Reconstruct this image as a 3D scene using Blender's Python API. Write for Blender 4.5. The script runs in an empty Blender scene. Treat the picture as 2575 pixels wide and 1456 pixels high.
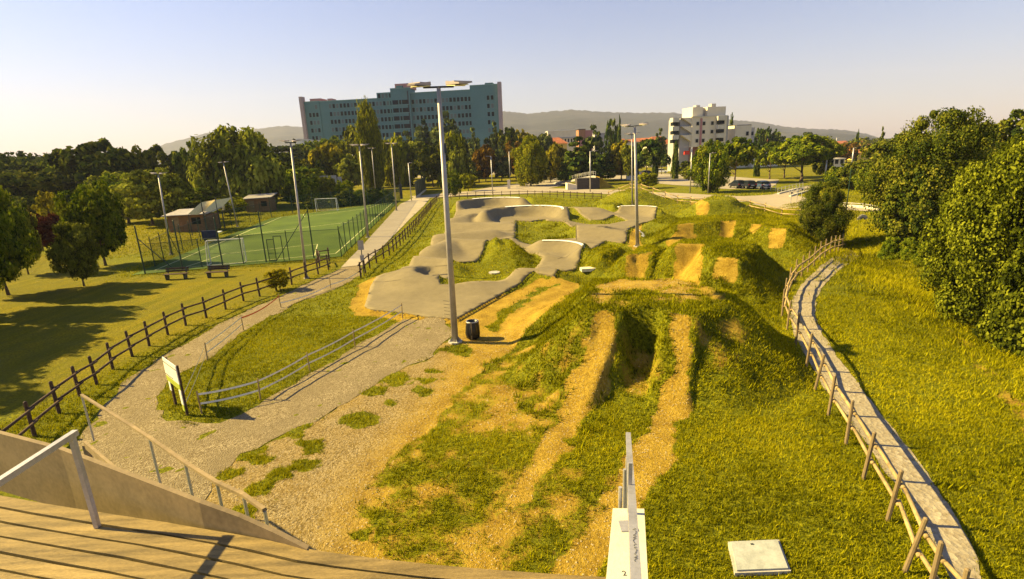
import bpy, bmesh, math, random
import numpy as np
from mathutils import Vector, Matrix
from mathutils.geometry import delaunay_2d_cdt
rnd = random.Random(7)
nr = np.random.RandomState(5)
SC = bpy.context.scene
COL = SC.collection

# ------------------------------------------------------------------ camera, sky, sun, exposure
FPX, CX, CY, CAMH = 1300.0, 1287.5, 728.0, 8.5
PITCH, RHO = math.atan(343 / 1300.0), 0.04
Fv = np.array([0, math.cos(PITCH), -math.sin(PITCH)]); U0 = np.array([0, math.sin(PITCH), math.cos(PITCH)]); R0 = np.array([1.0, 0, 0])
Uv = math.cos(RHO) * U0 + math.sin(RHO) * R0
Rv = math.cos(RHO) * R0 - math.sin(RHO) * U0
CAM = np.array([0, 0, CAMH])
cd = bpy.data.cameras.new('camera'); cam = bpy.data.objects.new('camera', cd); COL.objects.link(cam)
cd.sensor_width = 36; cd.lens = 36 * FPX / 2575.0; cd.clip_start = 0.1; cd.clip_end = 9000
M = Matrix(((Rv[0], Uv[0], -Fv[0], 0), (Rv[1], Uv[1], -Fv[1], 0), (Rv[2], Uv[2], -Fv[2], CAMH), (0, 0, 0, 1)))
cam.matrix_world = M
SC.camera = cam
SUN_EL, SUN_TH = math.radians(35.5), math.radians(10.0)     # to-sun: from the left, slightly ahead
sundir = Vector((-math.cos(SUN_TH) * math.cos(SUN_EL), math.sin(SUN_TH) * math.cos(SUN_EL), math.sin(SUN_EL)))
W = bpy.data.worlds.new('World'); SC.world = W; W.use_nodes = True
nt = W.node_tree; nt.nodes.clear()
sky = nt.nodes.new('ShaderNodeTexSky'); sky.sky_type = 'NISHITA'; sky.sun_disc = False
sky.sun_elevation = SUN_EL; sky.sun_rotation = math.atan2(sundir.x, sundir.y)
sky.altitude = 100; sky.air_density = 1.4; sky.dust_density = 0.4; sky.ozone_density = 2.4
bg = nt.nodes.new('ShaderNodeBackground'); bg.inputs[1].default_value = 0.0415
wo = nt.nodes.new('ShaderNodeOutputWorld')
tn = nt.nodes.new('ShaderNodeMix'); tn.data_type = 'RGBA'; tn.blend_type = 'MULTIPLY'; tn.inputs[0].default_value = 1; tn.inputs[7].default_value = (.985, .90, 1.11, 1)
nt.links.new(sky.outputs[0], tn.inputs[6]); nt.links.new(tn.outputs[2], bg.inputs[0]); nt.links.new(bg.outputs[0], wo.inputs[0])
sl = bpy.data.lights.new('sun', 'SUN'); sl.energy = 5.0; sl.angle = math.radians(0.5); sl.color = (1.0, 0.77, 0.30)
so = bpy.data.objects.new('sun', sl); COL.objects.link(so); so.rotation_euler = sundir.to_track_quat('Z', 'Y').to_euler(); so.location = (-60, 10, 60)
SC.view_settings.view_transform = 'Standard'; SC.view_settings.look = 'None'; SC.view_settings.exposure = 1.72; SC.view_settings.gamma = 1
SC.view_settings.use_curve_mapping = False
SC.cycles.max_bounces = 6; SC.cycles.diffuse_bounces = 2; SC.cycles.transparent_max_bounces = 12; SC.cycles.volume_bounces = 0
SC.cycles.use_denoising = True

# ------------------------------------------------------------------ survey helpers (photo direction -> point of the place)
def at(px, py, z=0.0):
    d = Fv + Rv * (px - CX) / FPX + Uv * (CY - py) / FPX
    return CAM + d * ((z - CAMH) / d[2])
def col(px, Y, z=0.0):
    a = (px - CX) / FPX; h = z - CAMH
    b = -((Fv[2] + Rv[2] * a) * Y - h * (Fv[1] + Rv[1] * a)) / (Uv[2] * Y - h * Uv[1])
    d = Fv + Rv * a + Uv * b
    return CAM + d * (Y / d[1])
def topz(x, y, py):
    k = (CY - py) / FPX
    q0 = np.array([x, y, -CAMH])
    return (k * (q0 @ Fv) - (q0 @ Uv)) / (Uv[2] - k * Fv[2])
def pscale(x, y):      # metres per survey pixel there
    return (np.array([x, y, -CAMH]) @ Fv) / FPX

# ------------------------------------------------------------------ noise
def vnoise(x, y, s, seed=0):
    x = np.asarray(x, float) / s + 1000.5; y = np.asarray(y, float) / s + 1000.5
    xi = np.floor(x).astype(np.int64); yi = np.floor(y).astype(np.int64); fx = x - xi; fy = y - yi
    def h(a, b):
        n = (a * 374761393 + b * 668265263 + seed * 1442695041) & 0xffffffff
        n = ((n ^ (n >> 13)) * 1274126177) & 0xffffffff
        return ((n ^ (n >> 16)) & 0xffff) / 65535.0
    fx = fx * fx * (3 - 2 * fx); fy = fy * fy * (3 - 2 * fy)
    return (h(xi, yi) * (1 - fx) + h(xi + 1, yi) * fx) * (1 - fy) + (h(xi, yi + 1) * (1 - fx) + h(xi + 1, yi + 1) * fx) * fy
def fbm(x, y, s, seed=0):
    return (vnoise(x, y, s, seed) * .5 + vnoise(x, y, s / 2.1, seed + 1) * .28 + vnoise(x, y, s / 4.3, seed + 2) * .22)
def sm(a, b, t):
    t = np.clip((t - a) / (b - a), 0, 1); return t * t * (3 - 2 * t)

def sdf(poly, x, y):   # signed distance, positive inside
    P = np.asarray(poly, float)[:, :2]; x = np.asarray(x, float); y = np.asarray(y, float)
    best = np.full(x.shape, 1e18); ins = np.zeros(x.shape, bool)
    for i in range(len(P)):
        ax, ay = P[i]; bx, by = P[(i + 1) % len(P)]
        ex, ey = bx - ax, by - ay; L = ex * ex + ey * ey + 1e-12
        t = np.clip(((x - ax) * ex + (y - ay) * ey) / L, 0, 1)
        dx = x - ax - t * ex; dy = y - ay - t * ey
        best = np.minimum(best, dx * dx + dy * dy)
        c = ((ay > y) != (by > y)) & (x < (bx - ax) * (y - ay) / ((by - ay) if by != ay else 1e-9) + ax)
        ins ^= c
    d = np.sqrt(best); return np.where(ins, d, -d)
def PP(pts, z=0.0): return [tuple(at(a, b, z)[:2]) for a, b in pts]
def c6(pts): return [(919.6 + .2976 * a, 440.7 + .2976 * b) for a, b in pts]

# ------------------------------------------------------------------ the pump track plan
TRK = PP(c6([(-12, 1105), (40, 960), (95, 890), (160, 862), (300, 850), (400, 780), (460, 705), (515, 690), (550, 590), (600, 520), (650, 515), (700, 420), (720, 395), (780, 285),
    (840, 232), (980, 203), (1260, 203), (1340, 216), (1425, 262), (1660, 262), (1760, 270), (1900, 290), (2070, 332), (2130, 328), (2240, 272), (2300, 262), (2400, 266), (2472, 290),
    (2440, 385), (2340, 400), (2225, 452), (2205, 560), (2170, 572), (2030, 555), (1850, 660), (1780, 790), (1650, 830), (1600, 893), (1460, 878), (1425, 866), (1360, 885), (765, 1212), (520, 1195), (320, 1160), (40, 1132)]), .15)
ISL = [PP(c6([(1085, 562), (1215, 562), (1350, 640), (1490, 715), (1410, 800), (1330, 812), (1220, 870), (1100, 908), (740, 953), (632, 952), (628, 905), (720, 860), (722, 790), (780, 737), (940, 717), (1020, 645)]), .2),
       PP(c6([(1275, 377), (1400, 382), (1520, 368), (1540, 412), (1660, 418), (1780, 450), (1775, 535), (1620, 540), (1540, 545), (1400, 580), (1262, 555)]), .2),
       PP(c6([(1700, 302), (1800, 342), (1900, 377), (2010, 372), (2100, 342), (2170, 357), (2200, 380), (2060, 408), (1900, 413), (1740, 413)]), .2)]
BERMS = [  # centre x, y, inner radius, bank width, height, angle from, to (deg), painted rim from, to
    (2.0, 66.2, 3.6, 1.25, 1.35, -5, 205, (5, 120)),
    (-2.6, 81.2, 3.6, 1.4, 1.4, 10, 210, (30, 130)),
    (15.2, 65.5, 1.6, 2.2, .95, -35, 115, (15, 100)),
    (2.7, 41.6, 1.2, 1.9, .85, -40, 105, (-5, 88)),
    (9.2, 52.0, 2.6, 1.5, .7, -38, 28, (-28, 25)),
]
def _r(pts, z): return [tuple(at(a, b, z)[:2]) for a, b in c6(pts)]
ROLLERS = [(_r([(430, 702), (790, 732)], .8), .8, 1.5), (_r([(590, 600), (750, 545), (1080, 560)], 1.0), .95, 1.9), (_r([(660, 512), (1040, 482)], .7), .75, 1.8), (_r([(705, 420), (1062, 414), (1270, 420)], .5), .55, 2.2),
    (_r([(745, 375), (900, 335), (1080, 325)], .8), .8, 2.2), (_r([(1340, 812), (1640, 824)], .5), .55, 1.3), (_r([(1780, 437), (2215, 447)], .85), .85, 2.3), (_r([(1530, 395), (1660, 395)], .5), .5, 2.0),
    (_r([(1700, 278), (1900, 282)], .9), .9, 3.0), (_r([(1560, 655), (1850, 655)], .5), .5, 1.5), (_r([(1140, 560), (1240, 530)], .4), .4, 1.2), (_r([(800, 285), (1080, 300)], .5), .5, 2.5)]
def track_h(x, y):
    h = np.zeros(np.shape(x)); cover = np.zeros(np.shape(x))
    for cx, cy, r0, w, hh, a0, a1, rim in BERMS:
        dx, dy = x - cx, y - cy; r = np.hypot(dx, dy); a = np.degrees(np.arctan2(dy, dx)); mid = (a0 + a1) / 2
        da = np.abs((a - mid + 180) % 360 - 180); fa = 1 - sm((a1 - a0) / 2 - 18, (a1 - a0) / 2 + 14, da)
        rise = np.clip((r - r0) / w, 0, 1) ** 1.45
        fo = 6.0 if cy < 37 else 2.2; fall = 1 - sm(r0 + w + .45, r0 + w + fo, r)
        v = hh * rise * fall * fa
        cover = np.maximum(cover, sm(0, .5, fa) * (1 - sm(r0 + w + fo * .6, r0 + w + fo * 1.1, r)))
        h = np.maximum(h, v)
    for pts, hh, hw in ROLLERS:
        for (ax, ay), (bx, by) in zip(pts, pts[1:]):
            ex, ey = bx - ax, by - ay; L2 = ex * ex + ey * ey
            t = np.clip(((x - ax) * ex + (y - ay) * ey) / L2, -.06, 1.06); d = np.hypot(x - ax - t * ex, y - ay - t * ey)
            h = np.maximum(h, hh * np.exp(-(d / hw) ** 2) * (1 - cover * .6))
    r = np.hypot((x + 4.5) * .8, y - 36.0)
    M_ = (1 - sm(-3.4, .4, x)) * (1 - sm(36.8, 39.4, y + .25 * (x + 7))) * sm(29.5, 35.0, y + .1 * x) * (.45 + .55 * sm(-9.2, -7.0, x + .12 * (y - 36)))
    return np.maximum(h, np.maximum(.68 * np.clip((r - 1.35) / .55, 0, 1) ** 1.2 * M_, 0))

# ------------------------------------------------------------------ dirt jumps plan: plateau polygons
def Z(pts, z): return [tuple(at(a, b, z)[:2]) for a, b in pts]
MOUNDS = [  # polygon, height, run of the slope
    (Z([(1470, 775), (1600, 783), (1762, 790), (1850, 768), (1832, 730), (1700, 707), (1500, 700)], 2.4), 2.4, 3.1),
    (Z([(1390, 762), (1450, 735), (1475, 760), (1450, 800)], 1.2), 1.2, 2.9),
    (Z([(1695, 618), (1775, 614), (1802, 645), (1855, 648), (1892, 612), (1800, 598), (1710, 600)], 2.1), 2.1, 2.6),
    (Z([(1580, 640), (1640, 633), (1680, 622), (1620, 618)], 1.5), 1.5, 2.2),
    (Z([(1700, 565), (1745, 561), (1812, 556), (1852, 555), (1900, 564), (1945, 574), (1978, 575), (1985, 556), (1850, 538), (1720, 548)], 1.7), 1.7, 3.0),
    (Z([(1765, 501), (1790, 492), (1815, 490), (1848, 496), (1835, 505), (1780, 507)], 1.95), 1.95, 3.4),
    (Z([(1555, 483), (1580, 477), (1610, 477), (1628, 483), (1600, 488)], 1.75), 1.75, 5.0),
    (Z([(1500, 515), (1540, 508), (1575, 512), (1545, 521)], 1.0), 1.0, 3.0),
    (Z([(1325, 494), (1350, 492), (1352, 495), (1330, 497)], .8), .8, 5.0),
    (Z([(1490, 628), (1535, 616), (1556, 622), (1510, 640)], 1.3), 1.3, 2.0),
    (Z([(1248, 612), (1278, 612), (1300, 628), (1260, 628)], .8), .8, 2.3),
    (Z([(1660, 545), (1680, 540), (1690, 546)], .9), .9, 2.5),
]
RAMPS = [(at(1527, 777, 2.42), at(1412, 1040, 0), .60, 2.42), (at(1716, 790, 2.42), at(1672, 1040, 0), .56, 2.42),
         (at(1735, 614, 2.1), at(1729, 725, 0), 1.05, 2.1), (at(1827, 648, 2.1), at(1818, 760, 0), .8, 2.1), (at(1608, 638, 1.55), at(1592, 715, 0), .9, 1.55)]
_a, _b = at(1527, 777, 2.42), at(1716, 790, 2.42)
PITS = [[(4.42, 19.7), (5.86, 19.2), (5.42, 17.4), (4.8, 16.2), (3.4, 16.2), (3.95, 17.7)]]
def base_h(x, y):
    h = .05 * (fbm(x, y, 5, 3) - .5)
    nearm = (y < 34) & (np.abs(x) < 30)
    h = h + np.where(nearm, .07 * (fbm(x, y, .75, 13) - .5) + .035 * (fbm(x, y, .3, 17) - .5), 0)
    h = h + .9 * sm(0, 1, (x - 21 - .25 * y) / 14) * 0 
    # a slope down to the ditch along the right hand trees
    dit = x - (24 + .28 * np.clip(y - 25, -20, 200))
    h = h - .8 * np.exp(-(dit / 2.4) ** 2) * sm(10, 20, y) * (1 - sm(70, 90, y)) + .5 * sm(3, 10, dit) * (1 - sm(70, 110, y))
    # wooded rise on the far left
    h = h + 5 * sm(90, 330, -x - .10 * y) * sm(70, 230, y) * (1 - sm(420, 700, y))
    return h
def mound_h(x, y):
    h = np.zeros(np.shape(x))
    n = (fbm(x, y, 2.2, 11) - .5)
    for poly, hh, run in MOUNDS:
        P = np.array(poly); c = P.mean(0); rad = np.abs(P - c).max() + run + 1
        m = (np.abs(x - c[0]) < rad) & (np.abs(y - c[1]) < rad)
        if not m.any(): continue
        d = sdf(poly, x[m], y[m])
        t = np.clip(1 + (d + n[m] * .8) / run, 0, 1)
        v = hh * (t ** 1.25 * (1 - .25 * sm(.75, 1, t)) + .25 * sm(.75, 1, t)) + n[m] * .25 * t
        hv = h[m]; h[m] = np.maximum(hv, v)
    for poly in PITS:
        d = sdf(poly, x, y) + (fbm(x, y, .7, 77) - .5) * .45
        h = h * (1 - .66 * sm(-.25, .45, d))
    for a, b, w, hh in RAMPS:
        ax, ay = a[:2]; ex, ey = b[0] - ax, b[1] - ay; L = math.hypot(ex, ey)
        s = ((x - ax) * ex + (y - ay) * ey) / (L * L); perp = np.abs((x - ax) * ey - (y - ay) * ex) / L
        prof = hh * np.clip(1 - s, 0, 1) ** 1.5
        v = prof * (1 - sm(w, w + .32 + .25 * (1 - np.clip(s, 0, 1)), perp)) * (s > -.03)
        h = np.maximum(h, v)
    return h
def inside_track(x, y):
    d = sdf(TRK, x, y)
    for I in ISL: d = np.minimum(d, -sdf(I, x, y))
    return d
def Hfull(x, y, td=None):
    x = np.asarray(x, float); y = np.asarray(y, float); sh = x.shape
    x = x.ravel(); y = y.ravel()
    h = base_h(x, y) + mound_h(x, y)
    m = (x > -14) & (x < 25) & (y > 24) & (y < 98)
    if m.any():
        d = inside_track(x[m], y[m]); th = track_h(x[m], y[m])
        h[m] = h[m] * sm(.2, -1.0, d) * 1.0 + (th + .14) * sm(-1.3, -.1, d) if False else h[m] * (1 - sm(-1.0, .0, d)) + (th + .16) * sm(-1.9, -.05, d)
        h[m] = h[m] - .17 * (1 - sm(-.10, .02, d)) * sm(-1.6, -.3, d)
    return h.reshape(sh)
def G(px, py):
    d = Fv + Rv * (px - CX) / FPX + Uv * (CY - py) / FPX
    tmax = (-2.0 - CAMH) / d[2] if d[2] < -1e-4 else 600
    t = np.linspace((4.2 - CAMH) / d[2] if d[2] < -1e-4 else 5, tmax, 700)
    P = CAM[None] + d[None] * t[:, None]
    below = P[:, 2] < Hfull(P[:, 0], P[:, 1])
    i = int(np.argmax(below)) if below.any() else len(t) - 1
    p = P[i].copy()
    return p
def hz(x, y): return float(Hfull(np.array([x]), np.array([y]))[0])
def GP(pts): return [tuple(G(a, b)[:2]) for a, b in pts]

# ------------------------------------------------------------------ material helpers
MATS = {}
def newmat(name):
    m = bpy.data.materials.new(name); m.use_nodes = True; m.node_tree.nodes.clear(); MATS[name] = m; return m, m.node_tree
def N(t, k, **kw):
    n = t.nodes.new('ShaderNode' + k)
    for a, b in kw.items():
        if a.startswith('i_'):
            key = a[2:]; key = int(key) if key.isdigit() else key.replace('_', ' ')
            n.inputs[key].default_value = b
        else: setattr(n, a, b)
    return n
def rgba(c): return (c[0], c[1], c[2], 1)
def ramp(t, fac, stops):
    r = t.nodes.new('ShaderNodeValToRGB'); cr = r.color_ramp
    while len(cr.elements) < len(stops): cr.elements.new(.5)
    for e, (p, c) in zip(cr.elements, stops): e.position = p; e.color = rgba(c)
    t.links.new(fac, r.inputs[0]); return r.outputs[0]
def mixc(t, fac, a, b, mode='MIX'):
    m = t.nodes.new('ShaderNodeMix'); m.data_type = 'RGBA'; m.blend_type = mode
    for sock, v in ((m.inputs[0], fac), (m.inputs[6], a), (m.inputs[7], b)):
        if hasattr(v, 'is_output') or isinstance(v, bpy.types.NodeSocket): t.links.new(v, sock)
        elif isinstance(v, (int, float)): sock.default_value = v
        else: sock.default_value = rgba(v)
    return m.outputs[2]
def math_(t, op, a, b=None, c=None, clamp=False):
    m = t.nodes.new('ShaderNodeMath'); m.operation = op; m.use_clamp = clamp
    for i, v in enumerate((a, b, c)):
        if v is None: continue
        if isinstance(v, (int, float)): m.inputs[i].default_value = v
        else: t.links.new(v, m.inputs[i])
    return m.outputs[0]
def noise(t, vec, scale, detail=4, rough=.55, dist=0):
    n = N(t, 'TexNoise'); n.inputs['Scale'].default_value = scale; n.inputs['Detail'].default_value = detail
    n.inputs['Roughness'].default_value = rough; n.inputs['Distortion'].default_value = dist
    if vec is not None: t.links.new(vec, n.inputs['Vector'])
    return n.outputs['Fac']
def out(t, shader):
    o = N(t, 'OutputMaterial'); t.links.new(shader, o.inputs[0])
def principled(t, color, rough=.8, metal=0, bump=None, bstr=.3, bdist=.02, spec=.3):
    p = N(t, 'BsdfPrincipled')
    if isinstance(color, bpy.types.NodeSocket): t.links.new(color, p.inputs['Base Color'])
    else: p.inputs['Base Color'].default_value = rgba(color)
    if isinstance(rough, bpy.types.NodeSocket): t.links.new(rough, p.inputs['Roughness'])
    else: p.inputs['Roughness'].default_value = rough
    p.inputs['Metallic'].default_value = metal; p.inputs['Specular IOR Level'].default_value = spec
    if bump is not None:
        b = N(t, 'Bump'); b.inputs['Strength'].default_value = bstr; b.inputs['Distance'].default_value = bdist
        t.links.new(bump, b.inputs['Height']); t.links.new(b.outputs[0], p.inputs['Normal'])
    return p.outputs[0]
def simple(name, c, rough=.7, metal=0, var=.25, scale=3.0, c2=None, bump=.0, fine=30, spec=.3, stretch=None):
    m, t = newmat(name)
    tc = N(t, 'TexCoord'); v = tc.outputs['Object']
    if stretch:
        mp = N(t, 'Mapping'); mp.inputs['Scale'].default_value = stretch; t.links.new(v, mp.inputs[0]); v = mp.outputs[0]
    n1 = noise(t, v, scale, 5); n2 = noise(t, v, fine, 3)
    f = math_(t, 'ADD', math_(t, 'MULTIPLY', n1, .65), math_(t, 'MULTIPLY', n2, .35))
    c2 = c2 or tuple(k * (1 - var * 1.6) for k in c)
    colr = ramp(t, f, [(.34, c2), (.62, tuple(min(1, k * (1 + var * .5)) for k in c))])
    if 'wood' in name or 'plank' in name:
        oi = N(t, 'ObjectInfo'); colr = mixc(t, math_(t, 'MULTIPLY', oi.outputs['Random'], .38), colr, tuple(k * .45 for k in c))
    out(t, principled(t, colr, rough, metal, n2 if bump else None, bump, .02, spec)); return m

def leafmat(name, c1, c2, c3=None, trans=.35):
    c1 = tuple(k * .8 for k in c1); c2 = (c2[0] * 1.05, c2[1], c2[2] * .5); c3 = (c3[0] * .92, c3[1] * .86, c3[2] * .55); trans *= .75
    m, t = newmat(name)
    at_ = N(t, 'Attribute', attribute_name='tone'); oi = N(t, 'ObjectInfo')
    c = ramp(t, at_.outputs['Fac'], [(0, c1), (.55, c2), (1, c3 or c2)])
    hs = N(t, 'HueSaturation'); hs.inputs['Hue'].default_value = .5
    v = math_(t, 'MULTIPLY_ADD', oi.outputs['Random'], .4, .85); t.links.new(v, hs.inputs['Value']); t.links.new(c, hs.inputs['Color'])
    d = N(t, 'BsdfDiffuse'); tr = N(t, 'BsdfTranslucent'); t.links.new(hs.outputs[0], d.inputs[0]); t.links.new(hs.outputs[0], tr.inputs[0])
    mx = N(t, 'MixShader'); mx.inputs[0].default_value = trans; t.links.new(d.outputs[0], mx.inputs[1]); t.links.new(tr.outputs[0], mx.inputs[2])
    out(t, mx.outputs[0]); return m

# ------------------------------------------------------------------ ground material
m, t = newmat('ground_mat')
tc = N(t, 'TexCoord'); P = tc.outputs['Object']
gm = N(t, 'Attribute', attribute_name='grass').outputs['Fac']; gv = N(t, 'Attribute', attribute_name='gravel').outputs['Fac']; dry = N(t, 'Attribute', attribute_name='dry').outputs['Fac']
n_f = noise(t, P, 11, 5, .65); n_m = noise(t, P, 1.1, 5, .6); n_l = noise(t, P, .16, 4, .6); n_vf = noise(t, P, 40, 2, .7)
gfac = math_(t, 'SMOOTHSTEP', math_(t, 'ADD', gm, math_(t, 'MULTIPLY', math_(t, 'SUBTRACT', n_f, .5), 1.1)), .38, .62) if False else None
gsum = math_(t, 'ADD', gm, math_(t, 'MULTIPLY', math_(t, 'SUBTRACT', math_(t, 'ADD', math_(t, 'MULTIPLY', n_f, .6), math_(t, 'MULTIPLY', n_m, .4)), .5), 1.2))
mr = N(t, 'MapRange'); mr.inputs[1].default_value = .38; mr.inputs[2].default_value = .58; t.links.new(gsum, mr.inputs[0]); gfac = mr.outputs[0]
g1 = ramp(t, n_f, [(.34, (.018, .022, .001)), (.48, (.14, .15, .003)), (.68, (.32, .29, .009))])  # dark stop puts the shadow between blades into the colour
g2 = ramp(t, n_f, [(.3, (.09, .068, .001)), (.5, (.23, .175, .002)), (.72, (.36, .28, .006))])
dsum = math_(t, 'ADD', dry, math_(t, 'MULTIPLY', math_(t, 'SUBTRACT', math_(t, 'ADD', math_(t, 'MULTIPLY', n_m, .5), math_(t, 'MULTIPLY', n_l, .5)), .5), 1.5), clamp=True)
mpn = N(t, 'Mapping'); mpn.inputs['Scale'].default_value = (1.5, .10, 1); mpn.inputs['Rotation'].default_value = (0, 0, -.25); t.links.new(P, mpn.inputs[0]); stn = noise(t, mpn.outputs[0], .9, 3, .6)
g2 = mixc(t, ramp(t, stn, [(.42, (0, 0, 0)), (.62, (.85, .85, .85))]), g2, (.14, .125, .001)); g2 = mixc(t, ramp(t, n_m, [(.35, (.5, .5, .5)), (.55, (0, 0, 0))]), g2, (.15, .12, .02))
gcol = mixc(t, dsum, g1, g2)
gcol = mixc(t, math_(t, 'MULTIPLY', ramp(t, n_l, [(.4, (0, 0, 0)), (.6, (1, 1, 1))]), .3), gcol, (.07, .10, .010))
vor = N(t, 'TexVoronoi'); vor.inputs['Scale'].default_value = 26; t.links.new(P, vor.inputs['Vector'])
peb = ramp(t, vor.outputs['Color'], [(.1, (.08, .055, .022)), (.45, (.24, .185, .10)), (.9, (.42, .34, .20))])
d1 = ramp(t, math_(t, 'ADD', math_(t, 'MULTIPLY', n_m, .45), math_(t, 'MULTIPLY', n_f, .55)), [(.3, (.13, .070, .009)), (.5, (.34, .22, .024)), (.7, (.54, .375, .060))])
gr = math_(t, 'MULTIPLY', gv, math_(t, 'MULTIPLY_ADD', n_m, 1.1, .15), clamp=True)
dcol = mixc(t, gr, d1, peb)
sp = math_(t, 'GREATER_THAN', n_vf, .66)
dcol = mixc(t, math_(t, 'MULTIPLY', sp, .3), dcol, (.52, .42, .23))
colr = mixc(t, gfac, dcol, gcol)
bh = math_(t, 'ADD', math_(t, 'MULTIPLY', n_f, 1.0), math_(t, 'MULTIPLY', n_vf, .5))
out(t, principled(t, colr, .95, 0, bh, 1.0, .09, .1)); M_GROUND = m

def gravelmat(name, ca, cb, cc, sc=30, spot=.3):
    m, t = newmat(name); P = N(t, 'TexCoord').outputs['Object']
    vor = N(t, 'TexVoronoi'); vor.inputs['Scale'].default_value = sc; t.links.new(P, vor.inputs['Vector'])
    nl = noise(t, P, .7, 5, .6); nf = noise(t, P, 18, 4, .7)
    c = ramp(t, vor.outputs['Color'], [(.1, ca), (.5, cb), (.9, cc)])
    c = mixc(t, ramp(t, nl, [(.4, (0, 0, 0)), (.65, (.8, .8, .8))]), c, tuple(k * .8 for k in cb))
    c = mixc(t, math_(t, 'MULTIPLY', nf, spot), c, ca)
    out(t, principled(t, c, .95, 0, math_(t, 'ADD', vor.outputs['Distance'], nf), .7, .03, .1)); return m
M_GRAVEL = gravelmat('gravel_mat', (.10, .07, .033), (.24, .19, .105), (.40, .33, .20), 26)
def asphaltmat(name, c, var=.25):
    m, t = newmat(name); P = N(t, 'TexCoord').outputs['Object']
    nl = noise(t, P, .35, 5, .65, .4); nm = noise(t, P, 2.2, 5, .7); nf = noise(t, P, 60, 2, .6)
    f = math_(t, 'ADD', math_(t, 'MULTIPLY', nl, .5), math_(t, 'ADD', math_(t, 'MULTIPLY', nm, .3), math_(t, 'MULTIPLY', nf, .2)))
    colr = ramp(t, f, [(.33, tuple(k * (1 - var) for k in c)), (.5, c), (.68, tuple(k * (1 + var) for k in c))])
    out(t, principled(t, colr, .85, 0, nf, .25, .01, .25)); return m
M_ASPH = asphaltmat('pump_asphalt', (.185, .150, .080), .30)
M_SLAB = asphaltmat('walk_concrete', (.33, .28, .195), .18)
M_ROAD = asphaltmat('road_asphalt', (.31, .26, .18), .15)
M_LOT = asphaltmat('parking_asphalt', (.30, .26, .19), .2)
M_PATHC = gravelmat('right_path_mat', (.24, .19, .12), (.33, .285, .20), (.42, .37, .27), 9, .5)
m, t = newmat('turf_mat'); P = N(t, 'TexCoord').outputs['Object']
nf = noise(t, P, 8, 3, .6); nl = noise(t, P, .25, 4); out(t, principled(t, ramp(t, math_(t, 'ADD', math_(t, 'MULTIPLY', nf, .4), math_(t, 'MULTIPLY', nl, .6)), [(.35, (.040, .074, .003)), (.65, (.080, .125, .006))]), .85, 0, nf, .2, .01, .2)); M_TURF = m
M_WHITE = simple('white_paint', (.78, .76, .70), .6, var=.12)
M_WLINE = simple('pitch_line_paint', (.66, .66, .30), .7, var=.15)
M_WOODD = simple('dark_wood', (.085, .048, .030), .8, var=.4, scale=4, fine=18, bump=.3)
M_WOODL = simple('pale_wood', (.42, .30, .13), .8, var=.35, scale=3, fine=25, bump=.3)
M_PLANK = simple('deck_plank', (.30, .21, .075), .75, var=.45, scale=1.6, fine=22, bump=.5, stretch=(1, 9, 9))
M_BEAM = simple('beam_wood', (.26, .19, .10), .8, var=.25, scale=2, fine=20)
M_STEEL = simple('galvanised_steel', (.50, .48, .47), .45, .55, var=.18, scale=2)
M_POLE = simple('pole_steel', (.40, .37, .34), .5, .35, var=.2, scale=1.5)
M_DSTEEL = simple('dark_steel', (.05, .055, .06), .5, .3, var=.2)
M_GREENP = simple('green_post', (.018, .045, .03), .5, .0, var=.2)
M_LAMP = simple('lamp_head', (.34, .29, .28), .5, .3, var=.1)
M_GLASSD = simple('dark_glass', (.008, .012, .013), .3, 0, var=.1, spec=.12)
M_TAPE = simple('barrier_tape', (.78, .76, .68), .6, var=.1)
M_RED = simple('red_tape', (.65, .045, .02), .6, var=.1)
M_BAG = simple('black_bag', (.012, .012, .014), .35, var=.3, scale=8, bump=.6, spec=.5)
M_CONC = simple('concrete', (.42, .39, .33), .85, var=.22, scale=1.5, bump=.2)
M_WALLW = simple('painted_wall', (.58, .54, .43), .75, var=.10, scale=2.5, bump=.1)
M_COVER = simple('cover_slab', (.36, .37, .33), .7, var=.18, scale=5, bump=.1)
M_BARK = simple('bark', (.12, .085, .055), .9, var=.4, scale=3, fine=12, bump=.6)
M_ROOF = simple('roof_tiles', (.36, .12, .05), .85, var=.3, scale=.6, fine=6)
M_HUT = simple('hut_wood', (.26, .14, .065), .8, var=.3, scale=1.5, stretch=(1, 1, 6))
M_CANVAS = simple('cream_canvas', (.74, .66, .42), .8, var=.1)
M_CREAM = simple('cream_wall', (.70, .62, .46), .8, var=.07, scale=.4)
M_GREYW = simple('grey_wall', (.40, .38, .36), .8, var=.08, scale=.4)
M_TEAL = simple('teal_wall', (.090, .195, .205), .75, var=.10, scale=.08, fine=1.2)
M_TEALL = simple('teal_light', (.15, .28, .27), .75, var=.1)
M_PINK = simple('pink_wall', (.44, .20, .19), .8, var=.1, scale=.2)
M_FIN = simple('fin_wall', (.36, .29, .29), .8, var=.1, scale=.2)
M_YELW = simple('yellow_wall', (.72, .50, .12), .8, var=.1, scale=.4)
M_BRICKR = simple('brick_tower_wall', (.34, .17, .09), .85, var=.15, scale=.6)
M_BLIND = simple('window_blind', (.10, .13, .135), .6, var=.1)
M_NAVY = simple('navy_panel', (.022, .035, .075), .6, var=.3)
M_HILL = None
m, t = newmat('hill_mat'); P = N(t, 'TexCoord').outputs['Object']
nl = noise(t, P, .004, 6, .65); nf = noise(t, P, .03, 5, .7)
out(t, principled(t, ramp(t, math_(t, 'ADD', math_(t, 'MULTIPLY', nl, .5), math_(t, 'MULTIPLY', nf, .5)), [(.36, (.022, .028, .020)), (.56, (.045, .046, .032)), (.70, (.12, .10, .06))]), .95, 0, None)); M_HILL = m
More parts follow.
